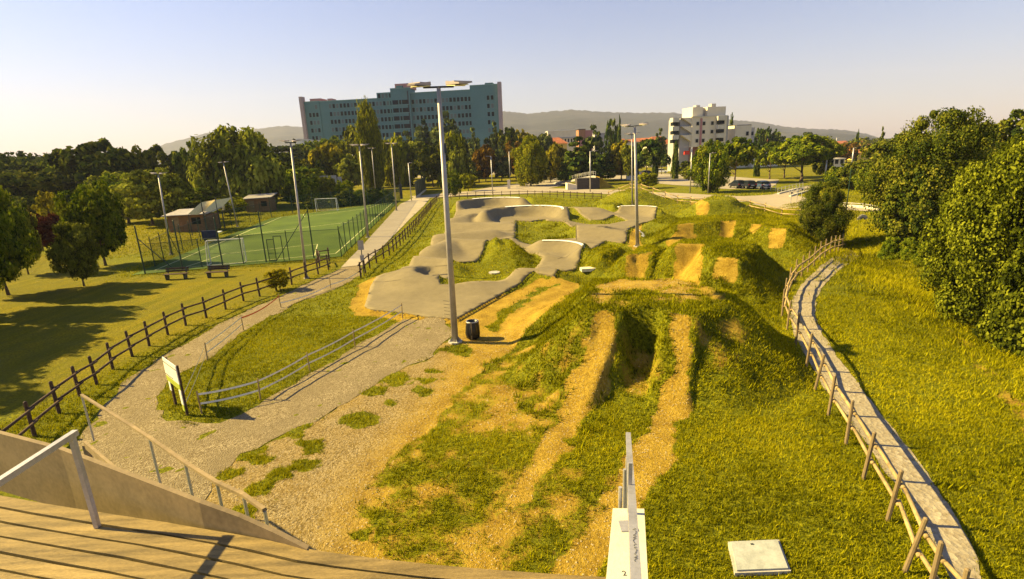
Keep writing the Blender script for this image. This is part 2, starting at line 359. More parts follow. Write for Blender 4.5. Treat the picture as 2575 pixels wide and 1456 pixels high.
# green wire mesh: fine wires, the openings are real transparency
m, t = newmat('wire_mesh'); tr = N(t, 'BsdfTransparent'); tr.inputs[0].default_value = (1, 1, 1, 1); df = N(t, 'BsdfDiffuse'); df.inputs[0].default_value = (.02, .06, .035, 1)
mx = N(t, 'MixShader'); mx.inputs[0].default_value = .27; t.links.new(tr.outputs[0], mx.inputs[1]); t.links.new(df.outputs[0], mx.inputs[2]); out(t, mx.outputs[0]); M_MESH = m
m, t = newmat('goal_net_mat'); tr = N(t, 'BsdfTransparent'); df = N(t, 'BsdfDiffuse'); df.inputs[0].default_value = (.7, .7, .6, 1)
mx = N(t, 'MixShader'); mx.inputs[0].default_value = .12; t.links.new(tr.outputs[0], mx.inputs[1]); t.links.new(df.outputs[0], mx.inputs[2]); out(t, mx.outputs[0]); M_NET = m
L_GREEN = leafmat('leaf_green', (0.040, 0.074, 0.008), (0.138, 0.186, 0.017), (0.276, 0.293, 0.029))
L_DARK = leafmat('leaf_dark', (0.027, 0.044, 0.009), (0.083, 0.104, 0.018), (0.191, 0.190, 0.034), .25)
L_YEL = leafmat('leaf_yellow', (0.112, 0.103, 0.010), (0.264, 0.241, 0.019), (0.416, 0.350, 0.030), .4)
L_OLIVE = leafmat('leaf_olive', (0.068, 0.079, 0.014), (0.175, 0.198, 0.031), (0.304, 0.320, 0.060), .35)
L_THICK = leafmat('leaf_thicket', (.030, .040, .006), (.085, .105, .012), (.23, .26, .03), .35)
L_PINE = leafmat('leaf_pine', (0.023, 0.047, 0.012), (0.070, 0.108, 0.023), (0.173, 0.205, 0.050), .2)
L_CEDAR = leafmat('leaf_cedar', (0.032, 0.048, 0.023), (0.079, 0.105, 0.043), (0.194, 0.217, 0.086), .2)
L_RED = leafmat('leaf_red', (.035, .010, .008), (.085, .025, .018), (.13, .05, .03), .3)
L_ORANGE = leafmat('leaf_orange', (.09, .05, .010), (.19, .11, .02), (.28, .19, .03), .4)
L_BRIGHT = leafmat('leaf_bright', (0.088, 0.108, 0.007), (0.220, 0.241, 0.014), (0.370, 0.367, 0.024), .4)
L_GRASS = leafmat('grass_blade', (.055, .066, .002), (.27, .265, .007), (.46, .42, .018), .4)

# ------------------------------------------------------------------ mesh building
class MB:
    def __init__(s): s.v = []; s.f = []
    def add(s, vs, fs):
        o = len(s.v); s.v += [tuple(float(c) for c in p) for p in vs]; s.f += [tuple(i + o for i in f) for f in fs]; return s
    def hexa(s, p):   # 8 points: bottom 4 ccw, top 4
        return s.add(p, [(3, 2, 1, 0), (4, 5, 6, 7), (0, 1, 5, 4), (1, 2, 6, 5), (2, 3, 7, 6), (3, 0, 4, 7)])
    def box(s, x0, y0, z0, x1, y1, z1):
        return s.hexa([(x0, y0, z0), (x1, y0, z0), (x1, y1, z0), (x0, y1, z0), (x0, y0, z1), (x1, y0, z1), (x1, y1, z1), (x0, y1, z1)])
    def beam(s, a, b, w, h, up=(0, 0, 1), off=0):
        a = Vector(a); b = Vector(b); d = (b - a).normalized(); u = Vector(up); r = d.cross(u)
        if r.length < 1e-4: r = d.cross(Vector((0, 1, 0)))
        r.normalize(); u = r.cross(d); r = r * w / 2; u = u * h / 2
        return s.hexa([a - r - u, b - r - u, b + r - u, a + r - u, a - r + u, b - r + u, b + r + u, a + r + u])
    def tube(s, a, b, r0, r1=None, n=8, cap=True):
        r1 = r0 if r1 is None else r1
        a = Vector(a); b = Vector(b); d = (b - a).normalized(); u = Vector((0, 0, 1)) if abs(d.z) < .9 else Vector((1, 0, 0))
        x = d.cross(u).normalized(); y = d.cross(x).normalized(); vs = []
        for i in range(n):
            c = math.cos(2 * math.pi * i / n); q = math.sin(2 * math.pi * i / n)
            vs.append(a + (x * c + y * q) * r0); 
        for i in range(n):
            c = math.cos(2 * math.pi * i / n); q = math.sin(2 * math.pi * i / n)
            vs.append(b + (x * c + y * q) * r1)
        fs = [(i, (i + 1) % n, n + (i + 1) % n, n + i) for i in range(n)]
        if cap: fs += [tuple(range(n))[::-1], tuple(range(n, 2 * n))]
        return s.add(vs, fs)
    def path(s, pts, r, n=6):
        for a, b in zip(pts, pts[1:]): s.tube(a, b, r, r, n)
        return s
    def prism(s, poly, z0, z1):
        n = len(poly); vs = [(x, y, z0) for x, y in poly] + [(x, y, z1) for x, y in poly]
        return s.add(vs, [tuple(range(n))[::-1], tuple(range(n, 2 * n))] + [(i, (i + 1) % n, n + (i + 1) % n, n + i) for i in range(n)])
    def mesh(s, name, mat, smooth=False):
        me = bpy.data.meshes.new(name); me.from_pydata(s.v, [], s.f); me.materials.append(mat); me.update()
        if smooth: me.polygons.foreach_set('use_smooth', [True] * len(me.polygons))
        return me
    def build(s, name, mat, parent=None, smooth=False):
        o = bpy.data.objects.new(name, s.mesh(name, mat, smooth)); COL.objects.link(o)
        if parent is not None: o.parent = parent
        return o
def linkmesh(name, me, parent=None, loc=None, rot=None, scale=None):
    o = bpy.data.objects.new(name, me); COL.objects.link(o)
    if parent is not None: o.parent = parent
    if loc is not None: o.location = loc
    if rot is not None: o.rotation_euler = rot
    if scale is not None: o.scale = scale
    return o
def tag(o, label=None, cat=None, group=None, kind=None):
    if label: o['label'] = label
    if cat: o['category'] = cat
    if group: o['group'] = group
    if kind: o['kind'] = kind
    return o
def thing(name, loc, rz=0, label=None, cat=None, group=None):
    o = bpy.data.objects.new(name, None); COL.objects.link(o); o.location = [float(c) for c in loc]; o.rotation_euler = (0, 0, rz); o.empty_display_size = .3
    return tag(o, label, cat, group)
def copy_tree(o, parent=None):
    c = o.copy(); COL.objects.link(c)
    if parent is not None: c.parent = parent
    for ch in o.children: copy_tree(ch, c)
    return c
def np_mesh(name, V, Fq, mat, smooth=False, attrs=None):
    V = np.asarray(V, np.float32); Fq = np.asarray(Fq, np.int32); k = Fq.shape[1]
    me = bpy.data.meshes.new(name); me.vertices.add(len(V)); me.vertices.foreach_set('co', V.ravel())
    me.loops.add(Fq.size); me.loops.foreach_set('vertex_index', Fq.ravel())
    me.polygons.add(len(Fq)); me.polygons.foreach_set('loop_start', np.arange(0, Fq.size, k, dtype=np.int32)); me.polygons.foreach_set('loop_total', np.full(len(Fq), k, np.int32))
    if smooth: me.polygons.foreach_set('use_smooth', np.ones(len(Fq), bool))
    me.materials.append(mat)
    for n_, a in (attrs or {}).items():
        at_ = me.attributes.new(n_, 'FLOAT', 'POINT'); at_.data.foreach_set('value', np.asarray(a, np.float32))
    me.update(calc_edges=True); return me

# ------------------------------------------------------------------ regions (survey outlines)
P_PITCH = PP([(330, 693), (858, 646), (1003, 506), (683, 549)])
P_GRAV = PP([(858, 673), (905, 668), (915, 690), (845, 727), (770, 752), (707, 782), (612, 832), (520, 903), (425, 955), (397, 1000), (402, 1050), (470, 1068), (560, 1062), (640, 1020), (740, 965), (860, 893), (950, 840), (1015, 800), (1125, 803),
    (1132, 850), (1080, 895), (960, 955), (800, 1055), (680, 1110), (600, 1150), (540, 1200), (500, 1290), (420, 1400), (300, 1440), (130, 1440), (80, 1330), (160, 1160), (250, 1030), (330, 950), (430, 885), (500, 845), (600, 792), (720, 737), (800, 702)])
P_WALK = PP([(858, 673), (880, 650), (905, 625), (935, 592), (968, 556), (1006, 514), (1040, 498), (1082, 498), (1066, 518), (1030, 552), (1000, 583), (958, 625), (915, 668), (905, 668)])
P_PLAZA = PP([(1040, 498), (1030, 494), (1110, 487), (1180, 481), (1240, 470), (1300, 463), (1360, 455), (1400, 452), (1440, 462), (1380, 474), (1560, 478), (1640, 484), (1700, 486), (1860, 494), (1940, 490), (1985, 478), (2040, 468), (2070, 470), (2010, 483), (2002, 494), (2060, 510), (2120, 521),
    (2205, 535), (2200, 542), (2080, 528), (2000, 518), (1900, 511), (1800, 505), (1650, 496), (1540, 489), (1400, 484), (1250, 490), (1150, 494), (1082, 498)])
P_LOT = PP([(1450, 432), (1560, 440), (1640, 436), (1760, 438), (1900, 449), (1960, 452), (1950, 465), (1935, 474), (1830, 476), (1700, 466), (1600, 456), (1480, 445)])
P_ROADF = PP([(960, 446), (1100, 440), (1340, 428), (1420, 424), (1420, 429), (1340, 434), (1100, 446), (960, 451)])
P_RPATH = PP([(2110, 597), (2128, 592), (2140, 606), (2165, 618), (2150, 640), (2110, 680), (2070, 720), (2052, 750), (2050, 800), (2085, 870), (2140, 940), (2200, 1020), (2260, 1100), (2330, 1190), (2400, 1290), (2450, 1380), (2475, 1470), (2480, 1600),
    (2400, 1600), (2395, 1470), (2350, 1370), (2290, 1270), (2210, 1160), (2130, 1050), (2070, 970), (2020, 890), (1988, 820), (1990, 760), (2010, 722), (2060, 672), (2110, 632), (2125, 612)])
DIRT = [GP([(1485, 777), (1580, 777), (1556, 900), (1502, 1010), (1432, 1112), (1332, 1252), (1200, 1400), (1120, 1456), (1050, 1456), (1180, 1370), (1285, 1225), (1375, 1080), (1430, 960), (1467, 860)]),
        GP([(1672, 787), (1757, 792), (1748, 900), (1742, 1030), (1702, 1110), (1645, 1190), (1600, 1290), (1540, 1390), (1480, 1456), (1370, 1456), (1480, 1320), (1590, 1140), (1648, 1000), (1680, 900)]),
        GP([(1577, 642), (1640, 634), (1622, 690), (1588, 700)]), GP([(1704, 613), (1767, 615), (1760, 705), (1698, 705)]), GP([(1803, 646), (1853, 649), (1845, 705), (1795, 702)]),
        GP([(1498, 722), (1560, 703), (1740, 712), (1650, 725), (1525, 731)]), GP([(1706, 565), (1746, 562), (1738, 592), (1702, 592)]), GP([(1813, 556), (1850, 555), (1842, 596), (1813, 596)]),
        GP([(1890, 562), (1914, 564), (1900, 586), (1888, 584)]), GP([(1943, 574), (1976, 576), (1960, 624), (1934, 624)]), GP([(1738, 506), (1768, 503), (1780, 520), (1776, 540), (1754, 540), (1752, 522)]),
        GP([(876, 772), (905, 715), (950, 693), (1010, 688), (960, 720), (930, 760), (1000, 790), (1100, 802), (1130, 802), (1130, 812), (1005, 806), (900, 792)]),
        GP([(1140, 800), (1250, 750), (1348, 702), (1462, 712), (1420, 760), (1330, 830), (1250, 900), (1180, 980), (1100, 1060), (960, 1180), (900, 1300), (940, 1370), (1000, 1420), (1000, 1456), (600, 1456), (480, 1380), (520, 1230), (600, 1145), (690, 1105), (810, 1050), (960, 950), (1085, 893), (1135, 852)]),
        GP([(1580, 612), (1596, 570), (1612, 560), (1606, 615)]), GP([(1575, 618), (1600, 612), (1612, 618), (1590, 624)]), GP([(1690, 596), (1750, 592), (1745, 604), (1680, 604)])]
SPARSE = [GP([(880, 1200), (1100, 1040), (1280, 880), (1450, 790), (1480, 800), (1440, 950), (1330, 1150), (1480, 1180), (1620, 1130), (1560, 1280), (1456, 1456), (900, 1456), (850, 1330)]),
          GP([(1280, 860), (1450, 790), (1475, 830), (1420, 960), (1300, 980)]), GP([(1550, 900), (1600, 830), (1690, 850), (1640, 1000), (1560, 1000)]), GP([(1750, 800), (1850, 800), (1900, 870), (1840, 960), (1760, 950)]),
          GP([(1480, 735), (1830, 720), (1840, 760), (1480, 770)]),
          PP([(2225, 640), (2290, 690), (2420, 830), (2575, 1010), (2700, 1200), (2650, 1230), (2520, 1010), (2390, 850), (2260, 720)])]
LUSH = [GP(c6([(1040, 1310), (1060, 1230), (1160, 1150), (1250, 1090), (1400, 1010), (1460, 950), (1620, 925), (1500, 990), (1380, 1060), (1290, 1120), (1180, 1230), (1080, 1320)]))]
for (a, b, w, h_) in [(592, 1136, 58, 17), (640, 1128, 30, 16), (718, 1080, 48, 20), (740, 1066, 34, 12), (671, 1155, 26, 13), (782, 1122, 34, 20), (658, 1238, 44, 22), (560, 1190, 22, 16), (1062, 986, 22, 9), (920, 1056, 36, 13), (1102, 934, 34, 11), (1100, 954, 30, 7),
                     (930, 985, 48, 14), (985, 950, 60, 16), (1152, 880, 44, 14), (905, 1352, 26, 14), (768, 1170, 26, 10), (705, 1192, 20, 9), (620, 1290, 30, 26), (880, 1050, 18, 6), (980, 1013, 16, 5), (828, 1025, 16, 6), (1020, 966, 18, 6), (700, 1262, 30, 14)]:
    LUSH.append([tuple(at(a + w * math.cos(k * math.pi / 5) * rnd.uniform(.8, 1.15), b + h_ * math.sin(k * math.pi / 5) * rnd.uniform(.8, 1.15))[:2]) for k in range(10)])

def grass_mask(x, y):
    g = np.ones(x.shape); n = fbm(x, y, 1.6, 21); n2 = fbm(x, y, .55, 31)
    near = (y < 130) & (np.abs(x) < 110)
    for P_ in SPARSE:
        d = sdf(P_, x, y); f = sm(-.9, .6, d)
        g = np.minimum(g, 1 - f * (1 - np.clip((.30 if P_ is SPARSE[-1] else .42) + 1.5 * (n * .55 + n2 * .45 - .42), 0, 1)))
    for P_ in DIRT:
        k_ = .45 if np.mean(np.array(P_)[:, 1]) > 22 and len(P_) < 9 else 1.0
        d = sdf(P_, x, y) + ((n - .5) * .9 + (n2 - .5) * .5) * k_ + (.12 if k_ < 1 else 0)
        g = np.minimum(g, 1 - sm(-.18, .22, d))
    for P_ in LUSH:
        d = sdf(P_, x, y) + (n2 - .5) * .95 + (n - .5) * .5
        g = np.maximum(g, sm(-.10, .16, d))
    return g
GRAVZ = PP([(500, 1456), (520, 1230), (640, 1120), (830, 1040), (1000, 940), (1120, 870), (1060, 980), (930, 1130), (830, 1260), (760, 1456)])
DRYZ = [PP([(-300, 1100), (140, 1000), (420, 860), (900, 650), (300, 700), (200, 640), (-300, 640)]), PP([(180, 660), (440, 620), (600, 560), (440, 480), (150, 580)]), PP([(1020, 495), (1350, 455), (1350, 425), (1000, 430), (880, 470)])]

# ------------------------------------------------------------------ ground sheet
def steps(segs):
    o = [segs[0][0]]
    for a, b, s0, s1 in segs:
        x = a; L = b - a
        while x < b - 1e-6:
            s = s0 + (s1 - s0) * (x - a) / L; x = min(b, x + s); o.append(x)
    return o
xr = steps([(0, 15, .13, .13), (15, 45, .14, .5), (45, 120, .6, 2.5), (120, 800, 4, 60), (800, 7000, 100, 900)])
xs = np.array([-v for v in xr[:0:-1]] + xr)
ys = np.array(steps([(-300, -20, 60, 20), (-20, 7, 3, .6), (7, 30, .11, .13), (30, 60, .14, .26), (60, 130, .3, .8), (130, 500, 2, 15), (500, 7500, 40, 900)]))
Xg, Yg = np.meshgrid(xs, ys); fx, fy = Xg.ravel(), Yg.ravel()
Zg = Hfull(fx, fy)
def lower(P_, amt, margin):
    m_ = sdf(P_, fx, fy); return amt * sm(margin, margin + .3, m_)
inn = np.zeros(fx.shape); mm = (fx > -14) & (fx < 25) & (fy > 24) & (fy < 98)
inn[mm] = sm(-.02, .22, inside_track(fx[mm], fy[mm])); Zg = Zg - .22 * inn
gmask = grass_mask(fx, fy); gravat = sm(-1.5, .8, sdf(GRAVZ, fx, fy)); dryat = np.zeros(fx.shape) + .12
for P_ in DRYZ: dryat = np.maximum(dryat, .82 * sm(-2, 1, sdf(P_, fx, fy)))
dryat = np.maximum(dryat, .55 * sm(90, 130, fy)); dryat = np.maximum(dryat, .5 * sm(0, 6, fx - (9 + .42 * fy)) * (fy < 80))
nx_, ny_ = len(xs), len(ys)
I = (np.arange(ny_ - 1)[:, None] * nx_ + np.arange(nx_ - 1)[None]).ravel()
Fq = np.stack([I, I + 1, I + nx_ + 1, I + nx_], 1)
me = np_mesh('ground', np.stack([fx, fy, Zg], 1), Fq, M_GROUND, True, {'grass': gmask, 'gravel': gravat, 'dry': dryat})
ground = linkmesh('ground', me); ground['kind'] = 'structure'

# ------------------------------------------------------------------ draped sheets
def drape(name, poly, mat, lift, cell, holes=(), skirt=.0, rough=0.0, hf=None, parent=None, growth=0.0):
    hf = hf or (lambda x, y: Hfull(x, y))
    def dens(P_):
        o = []
        for i in range(len(P_)):
            a = np.array(P_[i]); b = np.array(P_[(i + 1) % len(P_)]); c_ = cell * (1 + growth * max(0, a[1] - 30)); n = max(1, int(np.hypot(*(b - a)) / c_))
            for k in range(n):
                p = a + (b - a) * k / n
                if rough: p = p + (np.array([fbm(p[:1], p[1:], .9, 41)[0], fbm(p[:1], p[1:], .9, 51)[0]]) - .5) * rough
                o.append((float(p[0]), float(p[1])))
        return o
    loops = [dens(poly)] + [dens(h) for h in holes]
    vs = []; es = []
    for L in loops:
        o = len(vs); vs += L; es += [(o + i, o + (i + 1) % len(L)) for i in range(len(L))]
    P_ = np.array(poly); y = P_[:, 1].min(); pts = []
    while y < P_[:, 1].max():
        c_ = cell * (1 + growth * max(0, y - 30)); x = np.arange(P_[:, 0].min(), P_[:, 0].max(), c_) + rnd.random() * c_
        pts += [(xx, y + (rnd.random() - .5) * .3 * c_) for xx in x]; y += c_
    if pts:
        A = np.array(pts); d = sdf(loops[0], A[:, 0], A[:, 1])
        for h in loops[1:]: d = np.minimum(d, -sdf(h, A[:, 0], A[:, 1]))
        A = A[d > cell * .45]; vs += [tuple(map(float, p)) for p in A]
    r = delaunay_2d_cdt([Vector(v) for v in vs], es, [], 0, 1e-5)
    V2 = np.array([tuple(v) for v in r[0]]); T = np.array([f for f in r[2] if len(f) == 3])
    cen = V2[T].mean(1); keep = sdf(loops[0], cen[:, 0], cen[:, 1]) > 0
    for h in loops[1:]: keep &= sdf(h, cen[:, 0], cen[:, 1]) < 0
    T = T[keep]
    z = hf(V2[:, 0], V2[:, 1]) + lift
    a = V2[T[:, 0]]; b = V2[T[:, 1]]; c = V2[T[:, 2]]
    cr = (b[:, 0] - a[:, 0]) * (c[:, 1] - a[:, 1]) - (b[:, 1] - a[:, 1]) * (c[:, 0] - a[:, 0]); T[cr < 0] = T[cr < 0][:, ::-1]
    V = np.column_stack([V2, z]); Tl = T.tolist()
    if skirt:
        ec = {}
        for f in Tl:
            for i in range(3):
                e = (f[i], f[(i + 1) % 3]); ec[e] = 1
        bd = [e for e in ec if (e[1], e[0]) not in ec]; n0 = len(V); mp = {}; ex = []
        for e in bd:
            for q in e:
                if q not in mp: mp[q] = n0 + len(ex); ex.append((V[q][0], V[q][1], V[q][2] - skirt))
        V = np.vstack([V, ex]); 
        for a_, b_ in bd: Tl += [[b_, a_, mp[a_]], [b_, mp[a_], mp[b_]]]
    me = np_mesh(name, V, np.array(Tl), mat, True)
    if skirt:
        me.polygons.foreach_set('use_smooth', np.array([i < len(T) for i in range(len(Tl))], bool))
    o = linkmesh(name, me, parent); 
    if parent is None: o['kind'] = 'structure'
    return o
track = drape('pump_track', TRK, M_ASPH, 0.0, .27, ISL, skirt=.3, growth=.012)
drape('gravel_path', P_GRAV, M_GRAVEL, .012, .45, rough=.8)
drape('concrete_walk', P_WALK, M_SLAB, .045, 1.2)
drape('road', P_PLAZA, M_ROAD, .05, 2.5, rough=.3)
drape('parking_lot', P_LOT, M_LOT, .04, 5.0)
drape('far_road', P_ROADF, M_ROAD, .04, 8.0)
drape('side_path', P_RPATH, M_PATHC, .02, .3, rough=.22)
# painted rims on the berms
for cx, cy, r0, w, hh, a0, a1, rim in BERMS:
    if not rim: continue
    mb = MB(); n = 22; R_ = r0 + w + .12; V = []
    for i in range(n + 1):
        a = math.radians(rim[0] + (rim[1] - rim[0]) * i / n)
        for rr in (R_ - .17, R_ + .13):
            x, y = cx + rr * math.cos(a), cy + rr * math.sin(a); V.append((x, y, hz(x, y) + .03))
    mb.add(V, [(2 * i, 2 * i + 1, 2 * i + 3, 2 * i + 2) for i in range(n)]); mb.build('painted_rim', M_WHITE, track)

M_SEAM = simple('asphalt_seam', (.06, .048, .03), .9)
for (x0_, y0_, x1_, y1_) in [(590, 792, 700, 796), (1180, 770, 1290, 872 - 40), (1380, 812, 1640, 822), (520, 700, 770, 735), (1620, 700, 1845, 655), (1060, 455, 1262, 458), (700, 424, 1055, 416), (1265, 470, 1060, 500), (740, 330, 830, 322), (1775, 438, 1780, 530), (2030, 560, 1850, 545), (300, 905, 60, 900)]:
    a_, b_ = [np.array(q_) for q_ in PP(c6([(x0_, y0_), (x1_, y1_)]), .4)]; d_ = (b_ - a_) / np.linalg.norm(b_ - a_); n_ = np.array([-d_[1], d_[0]]) * .022; V_ = []; kk = 16
    for i in range(kk + 1):
        q_ = a_ + (b_ - a_) * i / kk
        for s_ in (-1, 1): e_ = q_ + n_ * s_; V_.append((e_[0], e_[1], hz(*e_) + .012))
    mb = MB(); mb.add(V_, [(2 * i, 2 * i + 1, 2 * i + 3, 2 * i + 2) for i in range(kk)]); mb.build('seam', M_SEAM, track)
# ------------------------------------------------------------------ hills
def ridge(name, sky_pts, Yr, Y0, seed, amp):
    V = []; pxs = np.linspace(sky_pts[0][0], sky_pts[-1][0], 260); py = np.interp(pxs, [p[0] for p in sky_pts], [p[1] for p in sky_pts]); rows = 26
    for j in range(rows):
        tj = j / (rows - 1); 
        for i, (a, b) in enumerate(zip(pxs, py)):
            e = col(a, Yr); zt = topz(e[0], Yr, b)
            x = e[0] * (Y0 + (Yr - Y0) * tj) / Yr * (1.0) ; y = Y0 + (Yr - Y0) * tj
            n1 = float(fbm(np.array([x]), np.array([y]), 420, seed)[0]) - .5
            prof = tj ** 1.15
            V.append((x, y, -3 + (zt + 3) * prof * (1 + n1 * amp * (1 - tj)) + n1 * 40 * math.sin(math.pi * tj) + (rnd.random() * 5 if j == rows - 1 else 0)))
    for i, a in enumerate(pxs): V.append((V[(rows - 1) * 260 + i][0] * 1.1, Yr * 1.12, -3))
    n = 260; Fq = [(j * n + i, j * n + i + 1, (j + 1) * n + i + 1, (j + 1) * n + i) for j in range(rows) for i in range(n - 1)]
    o = linkmesh(name, np_mesh(name, V, Fq, M_HILL, True)); o['kind'] = 'structure'; return o
ridge('hills', [(1100, 292), (1180, 288), (1270, 281), (1330, 287), (1380, 282), (1440, 277), (1520, 283), (1600, 285), (1690, 284), (1740, 292), (1830, 302), (1900, 308), (1960, 318), (2030, 325), (2110, 327), (2180, 338), (2240, 356), (2300, 372), (2420, 380), (2700, 378)], 2900, 1300, 5, .6)
ridge('distant_hills', [(-200, 470), (250, 435), (360, 384), (430, 362), (480, 350), (540, 334), (580, 330), (610, 336), (650, 326), (730, 317), (790, 322), (900, 318), (1000, 310), (1150, 305), (1300, 320)], 3500, 1900, 9, .4)

# ------------------------------------------------------------------ tree kinds
def leaves(C, N_, size, asp, r, updown=0.0, droop=None):
    """C centres (n,3), N_ outward normals; square-ish leaf sprays"""
    n = len(C); a = r.normal(size=(n, 3)); nn = N_ * .9 + a * .75; nn /= np.linalg.norm(nn, axis=1)[:, None] + 1e-9
    ref = r.normal(size=(n, 3)) if droop is None else np.tile(np.array([[0, 0, 1.0]]), (n, 1)) + r.normal(size=(n, 3)) * droop
    u = np.cross(nn, ref); u /= np.linalg.norm(u, axis=1)[:, None] + 1e-9; v = np.cross(nn, u)
    s = size * r.uniform(.6, 1.35, n)[:, None]
    U = u * s; Vv = v * s * asp
    V = np.stack([C - U * .5 - Vv * .5, C + U * .55 - Vv * .15, C + U * .1 + Vv * .6, C - U * .5 + Vv * .2], 1).reshape(-1, 3)
    return V
def crown_mesh(name, kind, n_cl, n_lf, size, mat, seed, H=1.0):
    """unit tree: height 1, half width .5 before the tree's own scale; dims given in metres of a 10 m tree"""
    r = np.random.RandomState(seed); S = 10.0
    cl = []
    if kind == 'round':   zb, Rf, rc, fl = .18, lambda t: .5 * np.sqrt(np.clip(1 - (2 * t - 1.0) ** 2 * .93, 0, 1)) ** .8, .115, .8
    elif kind == 'tall':  zb, Rf, rc, fl = .08, lambda t: .5 * np.clip(np.sin(np.pi * (t * .86 + .13)), 0, 1) ** .55, .11, 1.0
    elif kind == 'low':   zb, Rf, rc, fl = .0, lambda t: .5 * np.clip(1 - t ** 2.2, 0, 1) ** .5, .13, .8
    elif kind == 'poplar': zb, Rf, rc, fl = .05, lambda t: .5 * np.clip(np.sin(np.pi * np.clip(t * .80 + .17, 0, 1)), 0, 1) ** .6, .11, 2.2
    elif kind == 'willow': zb, Rf, rc, fl = .05, lambda t: .5 * np.clip(1 - (t * 1.02) ** 2.6, 0, 1) ** .5 * (.82 + .18 * t), .12, 1.7
    elif kind == 'cypress': zb, Rf, rc, fl = .03, lambda t: .5 * np.clip(1 - t, 0, 1) ** .55 * np.clip(t * 6 + .45, 0, 1), .10, 2.5
    elif kind == 'cedar': zb, Rf, rc, fl = .12, lambda t: .5 * np.clip(1 - t, 0, 1) ** .62 * np.clip(t * 5 + .6, 0, 1), .13, .30
    elif kind == 'flatcedar': zb, Rf, rc, fl = .35, lambda t: .5 * np.clip(1 - t * .55, 0, 1), .14, .25
    elif kind == 'spire': zb, Rf, rc, fl = .05, lambda t: .5 * np.clip(1 - t, 0, 1) ** .9, .10, .55
    elif kind == 'umbrella': zb, Rf, rc, fl = .42, lambda t: .5 * np.clip(1 - t ** 2.4, 0, 1) ** .5 * np.clip(.62 + t * 1.6, 0, 1), .10, .75
    ts = r.uniform(0, 1, n_cl * 6); w = (Rf(ts) + .06) ** (1.25); ts = r.choice(ts, n_cl, p=w / w.sum())
    if kind in ('cedar', 'spire', 'flatcedar'): 
        k = 9 if kind != 'flatcedar' else 5; ts = (np.floor(ts * k) + r.uniform(.25, .6, n_cl)) / k
    ph = r.uniform(0, 2 * np.pi, n_cl); lob = 1 + .14 * np.sin(3 * ph + seed) + .10 * np.sin(5 * ph + 2 * seed + ts * 7)
    rr = Rf(ts) * lob * np.sqrt(r.uniform(.22, 1, n_cl))
    if kind in ('round', 'tall', 'willow', 'low', 'umbrella'):
        k_ = 17; lc = r.normal(size=(k_, 3)); lc /= np.linalg.norm(lc, axis=1)[:, None]; dirs = np.stack([np.cos(ph) * np.sqrt(1 - (2 * ts - 1) ** 2), np.sin(ph) * np.sqrt(1 - (2 * ts - 1) ** 2), 2 * ts - 1], 1)
        prox = (dirs @ lc.T).max(1); rr = rr * (.72 + .42 * np.clip((prox - .72) / .26, 0, 1)); ts = np.clip(ts + (prox - .87) * .30 * (ts > .5), 0, 1.04)
    C = np.stack([rr * np.cos(ph), rr * np.sin(ph), zb + (1 - zb) * ts], 1)
    rad = rc * r.uniform(.45, 1.35, n_cl) * (.45 + Rf(ts) * 1.15)
    # outer shoots
    idx = r.randint(0, n_cl, n_lf); d = r.normal(size=(n_lf, 3)); d /= np.linalg.norm(d, axis=1)[:, None]
    q = r.uniform(.35, 1, n_lf) ** .6
    off = d * (rad[idx] * q)[:, None]; off[:, 2] *= fl
    if kind == 'willow': off[:, 2] -= np.abs(r.normal(size=n_lf)) * .05
    L = C[idx] + off
    L[:, 2] = np.clip(L[:, 2], .01, None)
    nrm = d.copy() + np.stack([np.cos(ph), np.sin(ph), np.full(n_cl, .3)], 1)[idx] * .6
    if kind in ('cedar', 'flatcedar', 'umbrella'): nrm[:, 2] += .5
    asp = 2.4 if kind == 'willow' else (1.6 if kind in ('poplar', 'cypress') else 1.0)
    V = leaves(L * S, nrm, size, asp, r, droop=.25 if kind in ('willow', 'poplar', 'cypress') else None)
    tone_c = r.uniform(.0, .85, n_cl); tone = np.clip(tone_c[idx] + r.normal(size=n_lf) * .24, 0, 1)
    Fq = np.arange(n_lf * 4).reshape(-1, 4)
    return np_mesh(name, V, Fq, mat, False, {'tone': np.repeat(tone, 4)})
def trunk_mesh(kind, seed):
    r = random.Random(seed); mb = MB(); S = 10.0
    top = {'umbrella': .62, 'cypress': .7, 'poplar': .75, 'low': .5}.get(kind, .68); w = {'low': .12, 'umbrella': .26, 'cypress': .14}.get(kind, .24)
    p = Vector((0, 0, -.15)); q = p
    nseg = 6; rads = [w * (1.35 if i == 0 else 1) * (1 - .75 * i / nseg) for i in range(nseg + 1)]
    pts = [p] + [Vector((r.uniform(-.12, .12), r.uniform(-.12, .12), S * top * (i + 1) / nseg)) for i in range(nseg)]
    for i in range(nseg): mb.tube(pts[i], pts[i + 1], rads[i], rads[i + 1], 8)
    nl = 3 if kind in ('cypress', 'low') else 9
    for k in range(nl):
        i = r.randint(2, nseg - 1); a = r.uniform(0, 2 * math.pi); L = S * r.uniform(.16, .34) * (.4 if kind in ('cypress', 'poplar') else 1)
        zz = pts[i]; e = zz + Vector((math.cos(a) * L, math.sin(a) * L, L * r.uniform(.35, .9))); md = zz.lerp(e, .5) + Vector((0, 0, -.12))
        mb.tube(zz, md, rads[i] * .55, rads[i] * .35, 6); mb.tube(md, e, rads[i] * .35, .03, 5)
    return mb.mesh('trunk', M_BARK, True)
PROTO = {}
